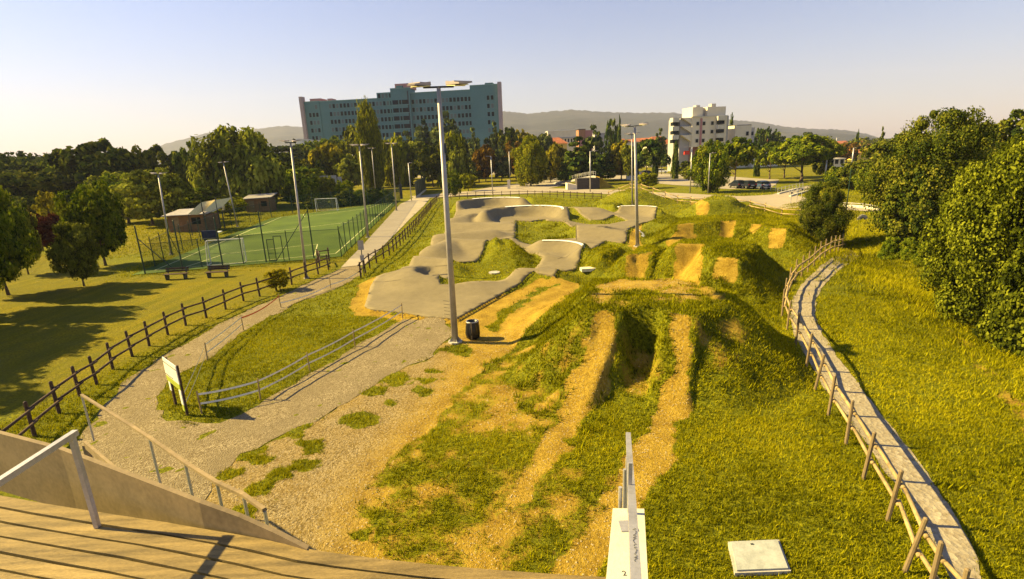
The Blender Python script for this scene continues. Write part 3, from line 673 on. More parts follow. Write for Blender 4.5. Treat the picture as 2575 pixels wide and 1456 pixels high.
def proto(kind, matn, res):
    key = (kind, matn, res)
    if key not in PROTO:
        mat = MATS[matn]; sd = len(PROTO) * 7 + 3
        ncl, nlf, sz = {'hi': (230, 26000, .30), 'mid': (150, 10000, .44), 'lo': (95, 4200, .66), 'near': (280, 95000, .135)}[res]
        if kind in ('cypress', 'spire', 'poplar'): nlf = int(nlf * .7); sz *= 1.0
        PROTO[key] = [(crown_mesh('crown', kind, ncl, nlf, sz, mat, sd + i), trunk_mesh(kind, sd + i)) for i in range(1 if res in ('near',) else 2)]
    return PROTO[key]
def tree(name, x, y, h, w, kind, matn, label, cat='tree', res=None, group=None, rz=None, z=None, lean=0):
    d = math.hypot(x, y); res = res or ('hi' if d < 62 else 'mid' if d < 125 else 'lo')
    cm, tm = rnd.choice(proto(kind, matn, res)); z = hz(x, y) if z is None else z
    root = thing(name, (x, y, z), rnd.uniform(0, 6.28) if rz is None else rz, label, cat, group)
    root.scale = (w / 10, w / 10, h / 10); root.rotation_euler[0] = lean
    linkmesh('trunk', tm, root); linkmesh('crown', cm, root); return root
def ptree(px, Y, top, wpx, kind, matn, label, name=None, base=None, **kw):
    if base is not None: p = at(px, base); 
    else: p = col(px, Y)
    zb = hz(p[0], p[1]); h = max(.6, topz(p[0], p[1], top) - zb); w = wpx * pscale(p[0], p[1]) * (1.16 if kind not in ('cypress', 'poplar', 'spire') else 1.05); h *= 1.04
    nm = name or {'poplar': 'poplar_tree', 'willow': 'willow_tree', 'cypress': 'cypress_tree', 'cedar': 'cedar_tree', 'flatcedar': 'cedar_tree', 'spire': 'fir_tree', 'umbrella': 'umbrella_pine', 'low': 'bush'}.get(kind, 'leafy_tree')
    return tree(nm, p[0], p[1], h, w, kind, matn, label, 'bush' if kind == 'low' else 'tree', **kw)
T = ptree
for x_, y_, h_, w_, lb in [(-39, 20.5, 13, 8, 'tree just outside the left photo edge nearest to the deck'), (-38, 26, 12, 7, 'tree just outside the left photo edge level with the lawn shadow'), (-47, 24, 14, 9, 'tall tree outside the left photo edge behind the nearest ones'), (-52, 33, 13, 9, 'broad tree outside the left photo edge beside the row of bare trunks')]:
    tree('leafy_tree', x_, y_, h_, w_, 'round', 'leaf_green', lb, res='hi')
T(22, 0, 492, 112, 'round', 'leaf_green', 'broad tree at the left photo edge above a line of bare trunks', base=742, res='hi')
T(-40, 0, 500, 120, 'round', 'leaf_green', 'leafy tree partly cut by the left photo edge', base=790, res='hi')
T(72, 0, 530, 56, 'round', 'leaf_olive', 'olive green tree just right of the leftmost tree', base=690, res='hi')
T(134, 0, 545, 66, 'round', 'leaf_red', 'small dark red leaved tree standing alone on the left lawn', name='red_leaved_tree', base=628, res='hi')
T(140, 0, 492, 62, 'tall', 'leaf_yellow', 'yellow topped tree right behind the dark red tree', base=600)
T(212, 0, 572, 70, 'round', 'leaf_olive', 'bushy olive tree whose trunk meets the lawn left of the benches', base=720, res='hi')
T(266, 0, 470, 98, 'round', 'leaf_green', 'tall leafy tree behind the bushy olive tree near the pitch corner', base=668, res='hi')
T(325, 84, 448, 105, 'round', 'leaf_green', 'round green tree left of the pitch corner lamp post')
T(385, 78, 436, 125, 'round', 'leaf_olive', 'golden green tree behind the pitch corner lamp post')
T(300, 95, 440, 90, 'round', 'leaf_olive', 'golden green tree further back left of the hut')
T(245, 112, 372, 150, 'tall', 'leaf_dark', 'big dark tree making the left shoulder of the tall grove')
T(310, 118, 366, 130, 'tall', 'leaf_dark', 'big dark tree at the middle of the tall grove')
T(352, 120, 376, 85, 'round', 'leaf_dark', 'dark tree making the right shoulder of the tall grove')
T(205, 120, 392, 90, 'tall', 'leaf_green', 'mid green tree at the left foot of the tall grove')
T(75, 100, 440, 130, 'round', 'leaf_dark', 'dark round tree at the foot of the wooded hill')
T(0, 110, 440, 130, 'round', 'leaf_dark', 'dark tree below the skyline at the far left edge')
T(130, 115, 425, 100, 'tall', 'leaf_dark', 'dark tree between the wooded hill and the tall grove')
T(60, 85, 500, 90, 'round', 'leaf_dark', 'low dark tree behind the leftmost broad tree')
T(430, 130, 378, 100, 'tall', 'leaf_dark', 'dark green tree behind the kiosk lamp post, right of the grove')
T(478, 135, 392, 80, 'round', 'leaf_green', 'middling green tree behind the hut roof')
T(512, 125, 366, 72, 'tall', 'leaf_green', 'upright green tree left of the golden willow')
T(500, 98, 478, 120, 'round', 'leaf_green', 'low spreading tree over the wooden hut')
T(620, 104, 332, 168, 'willow', 'leaf_olive', 'huge golden willow behind the two huts', res='hi')
T(575, 108, 372, 90, 'willow', 'leaf_olive', 'left shoulder of golden foliage beside the huge willow', name='willow_tree')
T(700, 140, 388, 110, 'round', 'leaf_dark', 'dark tree behind the pitch side light pole')
T(720, 165, 370, 110, 'flatcedar', 'leaf_cedar', 'flat topped cedar left of the hospital')
T(757, 185, 352, 60, 'spire', 'leaf_cedar', 'pointed dark cedar against the white hospital wing')
T(760, 120, 425, 90, 'round', 'leaf_green', 'green tree below the flat topped cedar')
T(655, 122, 432, 80, 'round', 'leaf_olive', 'olive tree at the right foot of the huge willow')
T(800, 190, 362, 75, 'round', 'leaf_green', 'round green tree under the left end of the hospital')
T(850, 195, 352, 90, 'round', 'leaf_green', 'wide green tree under the left hospital windows')
T(900, 185, 355, 60, 'round', 'leaf_olive', 'olive tree just left of the tall poplar top')
T(835, 140, 376, 88, 'willow', 'leaf_yellow', 'yellow green willow left of the tall poplar')
T(875, 138, 392, 70, 'round', 'leaf_olive', 'brownish green tree between willow and tall poplar')
T(795, 135, 405, 65, 'round', 'leaf_dark', 'dark tree left of the yellow green willow')
T(920, 160, 318, 70, 'round', 'leaf_olive', 'green tree peeping out left behind the tall poplar')
T(942, 0, 282, 56, 'poplar', 'leaf_bright', 'tall columnar poplar in front of the hospital', base=478, res='hi')
T(985, 170, 360, 60, 'willow', 'leaf_bright', 'bright weeping tree just right of the tall poplar')
T(1010, 165, 352, 55, 'willow', 'leaf_bright', 'bright yellow willow below the hospital tower')
T(1030, 205, 332, 60, 'cedar', 'leaf_cedar', 'cedar below the dark tower windows of the hospital')
T(1075, 200, 305, 85, 'cedar', 'leaf_cedar', 'tall cedar left of the near floodlight pole')
T(1062, 168, 360, 75, 'round', 'leaf_olive', 'greyish tree left of the near floodlight pole')
T(1128, 195, 284, 105, 'cedar', 'leaf_cedar', 'largest cedar in front of the right hospital wing')
T(1090, 150, 372, 70, 'round', 'leaf_dark', 'dark tree with a bare black trunk beside the near pole')
T(1142, 150, 345, 72, 'willow', 'leaf_bright', 'bright willow just right of the near floodlight pole')
T(1150, 142, 385, 55, 'willow', 'leaf_olive', 'smaller olive willow in front of the bright willow')
T(1192, 190, 324, 50, 'cedar', 'leaf_cedar', 'narrow cedar right of the bright willow')
T(1205, 168, 352, 50, 'cedar', 'leaf_cedar', 'short cedar below the narrow cedar')
T(1222, 165, 372, 44, 'round', 'leaf_orange', 'small orange tinted tree by the far parked cars')
T(1246, 195, 310, 48, 'cedar', 'leaf_cedar', 'spired cedar at the right end of the hospital')
T(1278, 195, 332, 60, 'round', 'leaf_dark', 'dark round tree at the hospital corner')
T(1262, 168, 358, 45, 'cedar', 'leaf_cedar', 'small cedar behind the slim street lamp')
T(1298, 175, 362, 60, 'round', 'leaf_orange', 'autumn coloured tree behind the parked cars')
T(1310, 205, 338, 55, 'round', 'leaf_yellow', 'yellow green tree on the skyline right of the hospital')
T(1345, 215, 342, 65, 'round', 'leaf_dark', 'dark tree on the skyline left of the white factory')
T(1375, 205, 345, 50, 'round', 'leaf_cedar', 'dark tree beside the white factory')
T(1335, 0, 350, 66, 'tall', 'leaf_bright', 'broad fresh green poplar standing at the path bend', base=468, res='hi')
T(1368, 150, 405, 36, 'round', 'leaf_dark', 'low dark tree at the right foot of the broad poplar')
T(1398, 165, 368, 58, 'willow', 'leaf_yellow', 'yellow willow left of the big blue green cedar')
T(1385, 150, 386, 36, 'round', 'leaf_yellow', 'small clipped yellow tree beside parked cars')
T(1455, 135, 347, 96, 'cedar', 'leaf_pine', 'big blue green cedar behind the foot bridge')
T(1492, 150, 318, 70, 'cedar', 'leaf_cedar', 'tall dark cedar right of the brick tower')
T(1515, 145, 385, 60, 'cedar', 'leaf_pine', 'dark cedar behind the tall bridge lamp')
T(1538, 200, 310, 26, 'round', 'leaf_pine', 'slender round topped tree left of the cypress on the skyline')
T(1556, 195, 308, 17, 'cypress', 'leaf_pine', 'tall cypress on the skyline left of the far floodlight poles')
T(1562, 150, 362, 54, 'round', 'leaf_yellow', 'yellow green tree below the skyline cypress')
T(1556, 0, 402, 52, 'round', 'leaf_orange', 'reddish brown low tree behind the white container', base=440)
T(1588, 140, 368, 46, 'round', 'leaf_olive', 'olive tree behind the two far floodlight poles')
T(1625, 0, 356, 62, 'umbrella', 'leaf_pine', 'stone pine with several trunks right of the floodlight poles', base=456)
T(1663, 170, 385, 34, 'umbrella', 'leaf_pine', 'small stone pine between two cypresses')
T(1648, 155, 366, 15, 'cypress', 'leaf_pine', 'dark cypress left of the white apartment block')
T(1697, 0, 360, 21, 'cypress', 'leaf_pine', 'dark cypress in front of the white apartment block', base=450)
T(1690, 190, 352, 16, 'cypress', 'leaf_pine', 'thin cypress behind the front cypress')
T(1657, 210, 325, 44, 'cedar', 'leaf_cedar', 'cedar behind the red roofed house')
T(1727, 150, 408, 40, 'round', 'leaf_dark', 'dark bushy tree at the apartment entrance')
T(1785, 0, 362, 68, 'tall', 'leaf_green', 'leafy green tree standing on the verge left of the dark cars', base=484, res='hi')
T(1745, 125, 420, 46, 'round', 'leaf_olive', 'small olive tree left of the verge tree')
T(1848, 0, 354, 80, 'umbrella', 'leaf_green', 'bright topped stone pine left of the three dark cars', base=462)
T(1832, 200, 302, 22, 'cypress', 'leaf_pine', 'cypress between the apartment block and its annex')
T(1901, 0, 364, 15, 'cypress', 'leaf_pine', 'dark cypress left of the three big stone pines', base=444)
T(1935, 0, 364, 58, 'umbrella', 'leaf_green', 'left one of the big stone pines', base=450)
T(1972, 130, 362, 60, 'umbrella', 'leaf_green', 'middle one of the big stone pines')
T(2014, 0, 345, 118, 'umbrella', 'leaf_green', 'largest stone pine with a wide bright dome', base=456, res='hi')
T(2062, 135, 366, 42, 'tall', 'leaf_dark', 'dark tree at the right edge of the largest stone pine')
T(1905, 230, 330, 26, 'round', 'leaf_pine', 'dark tree on the skyline right of the annex')
T(1925, 240, 325, 30, 'umbrella', 'leaf_pine', 'small stone pine on the skyline over the red roofs')
T(1945, 240, 331, 34, 'umbrella', 'leaf_pine', 'second small stone pine on the skyline over the red roofs')
T(2022, 245, 334, 32, 'flatcedar', 'leaf_cedar', 'small cedar on the skyline behind the largest stone pine')
T(2128, 200, 362, 40, 'round', 'leaf_orange', 'autumn tree among the cream houses')
T(2149, 210, 332, 12, 'cypress', 'leaf_pine', 'lone cypress on the skyline among the cream houses')
T(2203, 110, 320, 28, 'spire', 'leaf_cedar', 'dark fir at the left side of the huge round tree')
T(2108, 92, 418, 62, 'tall', 'leaf_green', 'green tree behind the bushy tree at the fence')
T(2145, 88, 412, 66, 'tall', 'leaf_dark', 'dark slim tree left of the huge round tree')
T(2180, 82, 425, 60, 'tall', 'leaf_green', 'green undergrowth tree at the foot of the huge round tree')
T(2062, 0, 468, 88, 'tall', 'leaf_dark', 'bushy olive tree standing right beside the rail fence', base=600, res='near')
T(2235, 84, 352, 120, 'tall', 'leaf_dark', 'left half of the tree mass right of the far path')
T(2330, 0, 300, 205, 'tall', 'leaf_dark', 'huge round tree right of the far path', base=612, res='near')
T(2425, 72, 345, 90, 'tall', 'leaf_dark', 'tree filling between the huge round tree and the right edge thicket')
T(2416, 105, 276, 36, 'spire', 'leaf_cedar', 'pointed fir rising behind the huge round tree')
T(2290, 0, 440, 120, 'tall', 'leaf_dark', 'dark lower tree in front of the huge round tree', base=622, res='hi')
T(2530, 62, 298, 150, 'tall', 'leaf_dark', 'dark tree top behind the right edge thicket')
T(2555, 0, 335, 300, 'tall', 'leaf_thicket', 'sunlit thicket tree at the right photo edge', base=800, res='near')
T(2480, 0, 425, 130, 'tall', 'leaf_thicket', 'green tree at the inner side of the right edge thicket', base=700, res='near')
T(2570, 0, 610, 150, 'low', 'leaf_thicket', 'thick bush at the foot of the right edge thicket', base=850, res='hi')
T(2480, 0, 640, 110, 'low', 'leaf_green', 'bush in front of the inner thicket tree', base=745, res='hi')
T(2545, 105, 305, 60, 'spire', 'leaf_cedar', 'dark fir tip behind the right edge thicket')
T(1139, 0, 427, 36, 'tall', 'leaf_green', 'young upright tree on the lawn right of the near pole', base=494)
T(1178, 0, 440, 34, 'round', 'leaf_bright', 'small round tree on the lawn behind the fence', base=481)
T(1205, 0, 434, 14, 'low', 'leaf_green', 'tiny round shrub on the far lawn', base=446)
T(1007, 0, 417, 30, 'round', 'leaf_red', 'reddish shrub beside the poplar', name='red_shrub', base=452)
T(1020, 0, 432, 26, 'low', 'leaf_orange', 'brown rounded shrub next to the reddish shrub', base=453)
T(1630, 0, 437, 42, 'round', 'leaf_bright', 'light green sapling on the verge right of the floodlight poles', base=474)
T(705, 0, 682, 48, 'round', 'leaf_yellow', 'leafy bush growing through the dark rail fence', base=730, res='mid')
T(580, 90, 500, 62, 'round', 'leaf_bright', 'bright climbing plant over the kiosk terrace')
T(530, 84, 525, 40, 'round', 'leaf_bright', 'bright small tree in front of the cream awning')
T(775, 100, 455, 50, 'round', 'leaf_green', 'small tree behind the mid pitch light pole')
T(740, 104, 468, 44, 'round', 'leaf_green', 'small green tree left of the mid pitch light pole')
T(822, 108, 448, 40, 'round', 'leaf_olive', 'small olive tree by the grey panels')
T(870, 105, 458, 40, 'round', 'leaf_green', 'small tree right of the grey panels')
for i_, (px_, b_, tp_, w_) in enumerate([(792, 524, 497, 46), (835, 520, 492, 52), (872, 517, 482, 50), (905, 514, 480, 46), (938, 511, 477, 46), (968, 508, 478, 40)]):
    T(px_, 0, tp_, w_, 'low', 'leaf_green' if i_ % 2 else 'leaf_dark', ['first shrub left in the hedge behind the far goal', 'shrub of the hedge right behind the far goal', 'tall shrub of the hedge left of the twin light poles', 'shrub of the hedge under the tall poplar', 'shrub of the hedge right of the tall poplar', 'last shrub of the hedge by the far pitch corner'][i_], base=b_, group='hedge shrubs behind the far end of the pitch')
for i_, (px_, b_, tp_, w_) in enumerate([(2240, 632, 598, 42), (2285, 640, 600, 36), (2330, 655, 610, 48), (2385, 700, 640, 50), (2430, 760, 690, 60)]):
    T(px_, 0, tp_, w_, 'low', 'leaf_green', ['weedy bush at the far end of the ditch', 'weedy bush below the huge round tree', 'weedy bush right of the huge round tree foot', 'weedy bush halfway down the ditch', 'weedy bush nearest in the ditch'][i_], base=b_, group='weedy bushes along the ditch')
# the wooded hill: far crowns that read as one mass
cmh, _ = proto('round', 'leaf_dark', 'lo')[0]
Vh = np.empty(len(cmh.vertices) * 3, np.float32); cmh.vertices.foreach_get('co', Vh); Vh = Vh.reshape(-1, 4, 3)[::5]
th = np.empty(len(cmh.vertices), np.float32); cmh.attributes['tone'].data.foreach_get('value', th); th = th.reshape(-1, 4)[::5]
ALL = []; TT = []
for k in range(330):
    Yk = nr.uniform(120, 420); xk = -nr.uniform(.72, 1.35) * Yk - 10; s_ = nr.uniform(.9, 1.6); a = nr.uniform(0, 6.28)
    Vr = Vh.copy(); Vr[..., 0], Vr[..., 1] = Vh[..., 0] * math.cos(a) - Vh[..., 1] * math.sin(a), Vh[..., 0] * math.sin(a) + Vh[..., 1] * math.cos(a)
    Vr = Vr * np.array([s_ * .95, s_ * .95, s_]) + np.array([xk, Yk, hz(xk, Yk) - 2]); ALL.append(Vr.reshape(-1, 3)); TT.append(np.clip(th.ravel() + nr.uniform(-.25, .25), 0, 1))
V_ = np.concatenate(ALL); o = linkmesh('hillside_wood', np_mesh('hillside_wood', V_, np.arange(len(V_)).reshape(-1, 4), L_DARK, False, {'tone': np.concatenate(TT)}))
tag(o, 'dark wood covering the low hill at the far left', 'wood', kind='stuff')
# distant tree belt between the town and the hill foot
ALL = []; TT = []
for k in range(260):
    Yk = nr.uniform(230, 480); xk = nr.uniform(-.42, .95) * Yk; s_ = nr.uniform(.6, 1.0); a = nr.uniform(0, 6.28)
    if xk < 0 and Yk < 320: continue
    Vr = Vh * np.array([s_ * 1.1, s_ * 1.1, s_]) + np.array([xk, Yk, -1]); ALL.append(Vr.reshape(-1, 3)); TT.append(np.clip(th.ravel() + nr.uniform(-.25, .35), 0, 1))
V_ = np.concatenate(ALL); o = linkmesh('far_tree_belt', np_mesh('far_tree_belt', V_, np.arange(len(V_)).reshape(-1, 4), L_DARK, False, {'tone': np.concatenate(TT)}))
tag(o, 'belt of far trees between the town houses and the hills', 'trees', kind='stuff')
# haze
hm, ht = newmat('haze_mat'); pv = N(ht, 'VolumePrincipled'); pv.inputs['Color'].default_value = (.66, .70, 1.0, 1); pv.inputs['Density'].default_value = .00012; pv.inputs['Anisotropy'].default_value = .1
oo = N(ht, 'OutputMaterial'); ht.links.new(pv.outputs[0], oo.inputs[1])
hb = MB().box(-6500, -320, -4.2, 6500, 5200, 620).build('haze', hm); hb['kind'] = 'stuff'


# ------------------------------------------------------------------ grass blades
def blades(X, Y, hgt, wid, per, r, spread):
    n = len(X); k = per; X = np.repeat(X, k); Y = np.repeat(Y, k); m_ = n * k
    X = X + r.normal(size=m_) * spread; Y = Y + r.normal(size=m_) * spread
    a = r.uniform(0, 2 * np.pi, m_); hh = hgt * r.uniform(.5, 1.3, m_); ww = wid * r.uniform(.6, 1.3, m_); ln = hh * r.uniform(.2, .9, m_); b = r.uniform(0, 2 * np.pi, m_)
    Zb = Hfull(X, Y) - .01
    A = np.stack([X - ww * np.cos(a), Y - ww * np.sin(a), Zb], 1); B = np.stack([X + ww * np.cos(a), Y + ww * np.sin(a), Zb], 1)
    C = np.stack([X + ln * np.cos(b), Y + ln * np.sin(b), Zb + hh], 1)
    tn = np.clip(fbm(X, Y, 3.0, 61) * .9 + r.normal(size=m_) * .24, 0, 1)
    return np.stack([A, B, C], 1).reshape(-1, 3), np.repeat(tn, 3)
EXCL = [P_GRAV, P_WALK, P_RPATH, P_PLAZA, P_PITCH]
def scatter(n, x0, x1, y0, y1, thr=.5):
    X = nr.uniform(x0, x1, n); Y = nr.uniform(y0, y1, n); m_ = np.abs(X) < Y * 1.06 + 3; X = X[m_]; Y = Y[m_]
    g = grass_mask(X, Y); m_ = g > thr + nr.normal(size=len(g)) * .12
    for P_ in EXCL: m_ &= sdf(P_, X, Y) < -.02 + nr.normal(size=len(X)) * .05
    m_ &= sdf(DRYZ[0], X, Y) < -.2 + nr.normal(size=len(X)) * .8
    m_ &= ~((Y > 24) & (Y < 98) & (X > -14) & (X < 25) & (inside_track(X, Y) > -.05))
    return X[m_], Y[m_]
VS = []; TS = []
for (n, x0, x1, y0, y1, hg, wd, per, sp_) in [(30000, -9, 18, 8, 15, .072, .011, 7, .05), (46000, -18, 30, 15, 28, .08, .014, 6, .07), (32000, -34, 50, 28, 50, .09, .024, 5, .12), (24000, -60, 70, 50, 95, .11, .05, 4, .25)]:
    X, Y = scatter(n, x0, x1, y0, y1); V, T_ = blades(X, Y, hg * 1.35, wd, per, nr, sp_); VS.append(V); TS.append(T_)
# rough tall grass on the mound flanks and along the ditch
X, Y = scatter(52000, 0, 30, 15, 60); mh = mound_h(X, Y); k = (mh > .35); V, T_ = blades(X[k], Y[k], .15, .022, 6, nr, .10); VS.append(V); TS.append(T_ * .8)
Y = nr.uniform(14, 75, 9000); X = 24 + .28 * (Y - 25) + nr.normal(size=9000) * 2.6; V, T_ = blades(X, Y, .26, .022, 7, nr, .2); VS.append(V); TS.append(T_)
X, Y = scatter(9000, -2, 26, 11, 60); k = (vnoise(X, Y, 3.1, 91) > .68); V, T_ = blades(X[k], Y[k], .24, .028, 9, nr, .10); VS.append(V); TS.append(T_ * .45)
V = np.concatenate(VS); T_ = np.concatenate(TS)
gr_o = linkmesh('grass', np_mesh('grass', V, np.arange(len(V)).reshape(-1, 3), L_GRASS, False, {'tone': T_}))
tag(gr_o, 'short green and yellow grass over the lawns and dirt mounds', 'grass', kind='stuff')
# pebbles and clods on the foreground dirt
X = nr.uniform(-9, 8, 26000); Y = nr.uniform(8.4, 24, 26000); k = (grass_mask(X, Y) < .4); X, Y = X[k], Y[k]; n = len(X); s = .009 + .018 * nr.random(n) ** 3
Zb = Hfull(X, Y); VV = []
for ox, oy, oz in ((-1, -.6, 0), (1, -.7, 0), (.7, 1, 0), (-.8, .9, 0), (.1, 0, .9)):
    VV.append(np.stack([X + s * ox * nr.uniform(.7, 1.3, n), Y + s * oy * nr.uniform(.7, 1.3, n), Zb + s * oz + .002], 1))
VV = np.stack(VV, 1).reshape(-1, 3); b_ = np.arange(n)[:, None] * 5
Fp = np.concatenate([b_ + np.array([[0, 1, 4]]), b_ + np.array([[1, 2, 4]]), b_ + np.array([[2, 3, 4]]), b_ + np.array([[3, 0, 4]])])
po = linkmesh('pebbles', np_mesh('pebbles', VV, Fp, simple('pebble_mat', (.40, .31, .16), .9, var=.3, scale=2)))
tag(po, 'small stones strewn over the foreground dirt', 'stones', kind='stuff')
def vtop(x, y, z): return (x, y, z)
def H0(p): return hz(p[0], p[1])
# ------------------------------------------------------------------ rail fences
POST_ME = {}
def post_mesh(h, r, mat, tilt=None):
    k = (round(h, 2), r, mat.name)
    if k not in POST_ME:
        mb = MB(); mb.tube((0, 0, -.25), (0, 0, h), r * 1.05, r * .95, 8); mb.tube((0, 0, h), (0, 0, h + r * .5), r * .95, r * .4, 8); POST_ME[k] = mb.mesh('post', mat)
    return POST_ME[k]
def resample(pts, step):
    o = [np.array(pts[0], float)]; 
    L = [0]; 
    for a, b in zip(pts, pts[1:]): L.append(L[-1] + math.hypot(b[0] - a[0], b[1] - a[1]))
    n = max(1, int(round(L[-1] / step))); res = []
    for k in range(n + 1):
        s = L[-1] * k / n; i = min(len(pts) - 2, max(0, int(np.searchsorted(L, s) - 1)))
        t = (s - L[i]) / max(1e-6, L[i + 1] - L[i]); res.append((pts[i][0] + (pts[i + 1][0] - pts[i][0]) * t, pts[i][1] + (pts[i + 1][1] - pts[i][1]) * t))
    return res
def rail_fence(pts, label, h=1.2, rails=(.52, 1.02), r=.06, rr=.05, mat=M_WOODD, side=1, tops=None, name='rail_fence', pmat=None):
    root = thing(name, (pts[0][0], pts[0][1], hz(*pts[0])), 0, label, 'fence'); o = Vector(root.location)
    base = [Vector((x, y, hz(x, y))) for x, y in pts]; tp = []
    for i, b in enumerate(base):
        p = linkmesh('post', post_mesh(h, r, pmat or mat), root, b - o)
        if tops and tops[i] is not None:
            d = (Vector(tops[i]) - b).normalized(); p.rotation_euler = d.to_track_quat('Z', 'Y').to_euler()
        else: p.rotation_euler = (rnd.uniform(-.03, .03), rnd.uniform(-.03, .03), rnd.uniform(0, 3)); d = Vector((0, 0, 1))
        tp.append(d)
    for i in range(len(base) - 1):
        a, b = base[i], base[i + 1]; dr = (b - a).normalized(); nrm = Vector((-dr.y, dr.x, 0)).normalized() * -side
        for zz in rails:
            sgn = 1 if i % 2 else -1
            pa = a + tp[i] * zz + nrm * (r + rr * .8) - dr * .09 + Vector((0, 0, rnd.uniform(-.02, .02)))
            pb = b + tp[i + 1] * zz + nrm * (r + rr * .8) + dr * .09 + nrm * .045 + Vector((0, 0, -.02 + rnd.uniform(-.02, .02)))
            mb = MB(); mb.tube(pa - o, pb - o, rr, rr * .88, 8); mb.build('rail', mat, root, True)
    return root
LF = [at(a, b)[:2] for a, b in [(20, 1165), (88, 1098), (150, 1040), (201.7, 997), (244.5, 968), (284.6, 929.5), (333, 896), (375.8, 870), (422.7, 843), (467.8, 819), (519.4, 799.6), (567.8, 778.3), (613, 758), (653.5, 745.7), (695, 731), (734, 716), (769, 701), (800.6, 690.3), (826.6, 678.6)]]
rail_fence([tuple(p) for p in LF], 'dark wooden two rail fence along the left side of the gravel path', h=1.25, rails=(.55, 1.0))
cf = [tuple(at(a, b)[:2]) for a, b in [(804.5, 672), (800, 661), (828, 657)]]
rail_fence(cf, 'short dark wooden fence corner at the pitch end of the gravel path', h=1.2)
PF = [tuple(at(a, b)[:2]) for a, b in [(908, 700), (923, 682), (933, 671.5), (949, 662), (976, 646), (1012, 612), (1038.6, 583.5), (1068.4, 545), (1086, 521), (1101, 506), (1118, 502.5), (1140, 501.5), (1184, 498), (1265, 495.5), (1321, 494), (1396, 495.5), (1464, 499.5), (1512, 501)]]
rail_fence(resample(PF, 1.75), 'shaded-tone wooden rail fence curving around the far side of the pump track', h=1.2, rails=(.5, 1.0), side=-1)  # same wood as the fence behind the jumps, shade put into its colour
BF = [tuple(at(a, b)[:2]) for a, b in [(1530, 501.5), (1590, 505), (1670, 510), (1729, 514), (1800, 519), (1884, 524.5), (1948, 530.5), (2005, 534), (2050, 540)]]
rail_fence(resample(BF, 2.3), 'sunlit-tone wooden rail fence in front of the road behind the dirt jumps', h=1.25, rails=(.45, 1.02), r=.07, rr=.065, mat=M_WOODL, side=1)  # the pump track fence's wood again, with its sunlit look put into the colour
RB = [(2395, 1600), (2330, 1515), (2274.4, 1438.7), (2232, 1308), (2171, 1203), (2127, 1116.6), (2083, 1044), (2049, 982), (2026, 932.7), (1999.5, 876), (1979, 828), (1966, 795), (1971, 762), (1983, 731), (1999, 708), (2015, 697), (2031, 684), (2046.7, 668.7), (2061, 654), (2074, 645.5), (2087, 634.8), (2098.8, 625.7), (2109, 618), (2119.6, 607)]
RT = [None, None, (2327, 1308), (2266, 1188), (2198.6, 1091), (2144, 1011), (2099.7, 948), (2072, 895.6), (2040.7, 852), (2009, 800)]
rbp = [tuple(at(a, b)[:2]) for a, b in RB]; tops = []
for i, b in enumerate(rbp):
    if i < len(RT) and RT[i]:
        q = at(RT[i][0], RT[i][1], 1.35); d = Vector((q[0] - b[0], q[1] - b[1], 1.35)); 
        d.x = max(-.3, min(.3, d.x)); d.y = max(-.16, min(.16, d.y)); tops.append(Vector((b[0], b[1], hz(*b))) + d)
    else: tops.append(None)
rail_fence(rbp, 'golden wooden two rail fence beside the concrete side path on the right', h=1.4, rails=(.55, 1.02), r=.047, rr=.05, mat=M_WOODL, side=1, tops=tops, pmat=M_BEAM)  # posts in darker beam wood: the shade on them put into the colour
# ------------------------------------------------------------------ tape barriers
def tape_fence(name, pts, segs, label, h=.85):
    root = thing(name, (pts[0][0], pts[0][1], hz(*pts[0])), 0, label, 'barrier'); o = Vector(root.location)
    B = [Vector((x, y, hz(x, y))) for x, y in pts]
    for b in B: p = linkmesh('post', post_mesh(h, .03, M_WOODL), root, b - o, (rnd.uniform(-.04, .04), rnd.uniform(-.04, .04), 0))
    for (i, j, z0, z1, sag, mt, nm) in segs:
        a, b = B[i] + Vector((0, 0, z0)), B[j] + Vector((0, 0, z1)); mb = MB(); V = []
        for k in range(9):
            t_ = k / 8; p = a.lerp(b, t_) - Vector((0, 0, sag * 4 * t_ * (1 - t_))); V += [p - o - Vector((0, 0, .035)), p - o + Vector((.012, .012, .035))]
        mb.add(V, [(2 * k, 2 * k + 2, 2 * k + 3, 2 * k + 1) for k in range(8)]); mb.build(nm, mt, root)
    return root
tp1 = [tuple(at(a, b)[:2]) for a, b in [(507.4, 1039), (654.7, 1004.4), (779, 932.8), (893, 872), (1012, 798.6)]]
tape_fence('tape_fence', tp1, [(i, i + 1, z, z, .05, M_TAPE, 'tape') for i in range(4) for z in (.38, .74)], 'white tape on thin posts along the gravel strip below the lawn wedge')
tp2 = [tuple(at(a, b)[:2]) for a, b in [(471.6, 1044), (522, 905.5), (612.6, 829.7), (706.8, 773.7), (832, 725.5), (907, 697)]]
tape_fence('tape_fence', tp2, [(0, 1, .8, .74, .05, M_TAPE, 'tape'), (0, 1, .45, .38, .05, M_TAPE, 'tape'), (1, 2, .76, .74, .04, M_TAPE, 'tape'), (1, 2, .38, .38, .05, M_TAPE, 'tape'), (2, 3, .70, .74, .16, M_RED, 'red_tape'), (3, 4, .3, .28, .14, M_TAPE, 'tape'), (4, 5, .3, .5, .14, M_TAPE, 'tape')], 'white and red tape on thin posts along the inner edge of the gravel path')
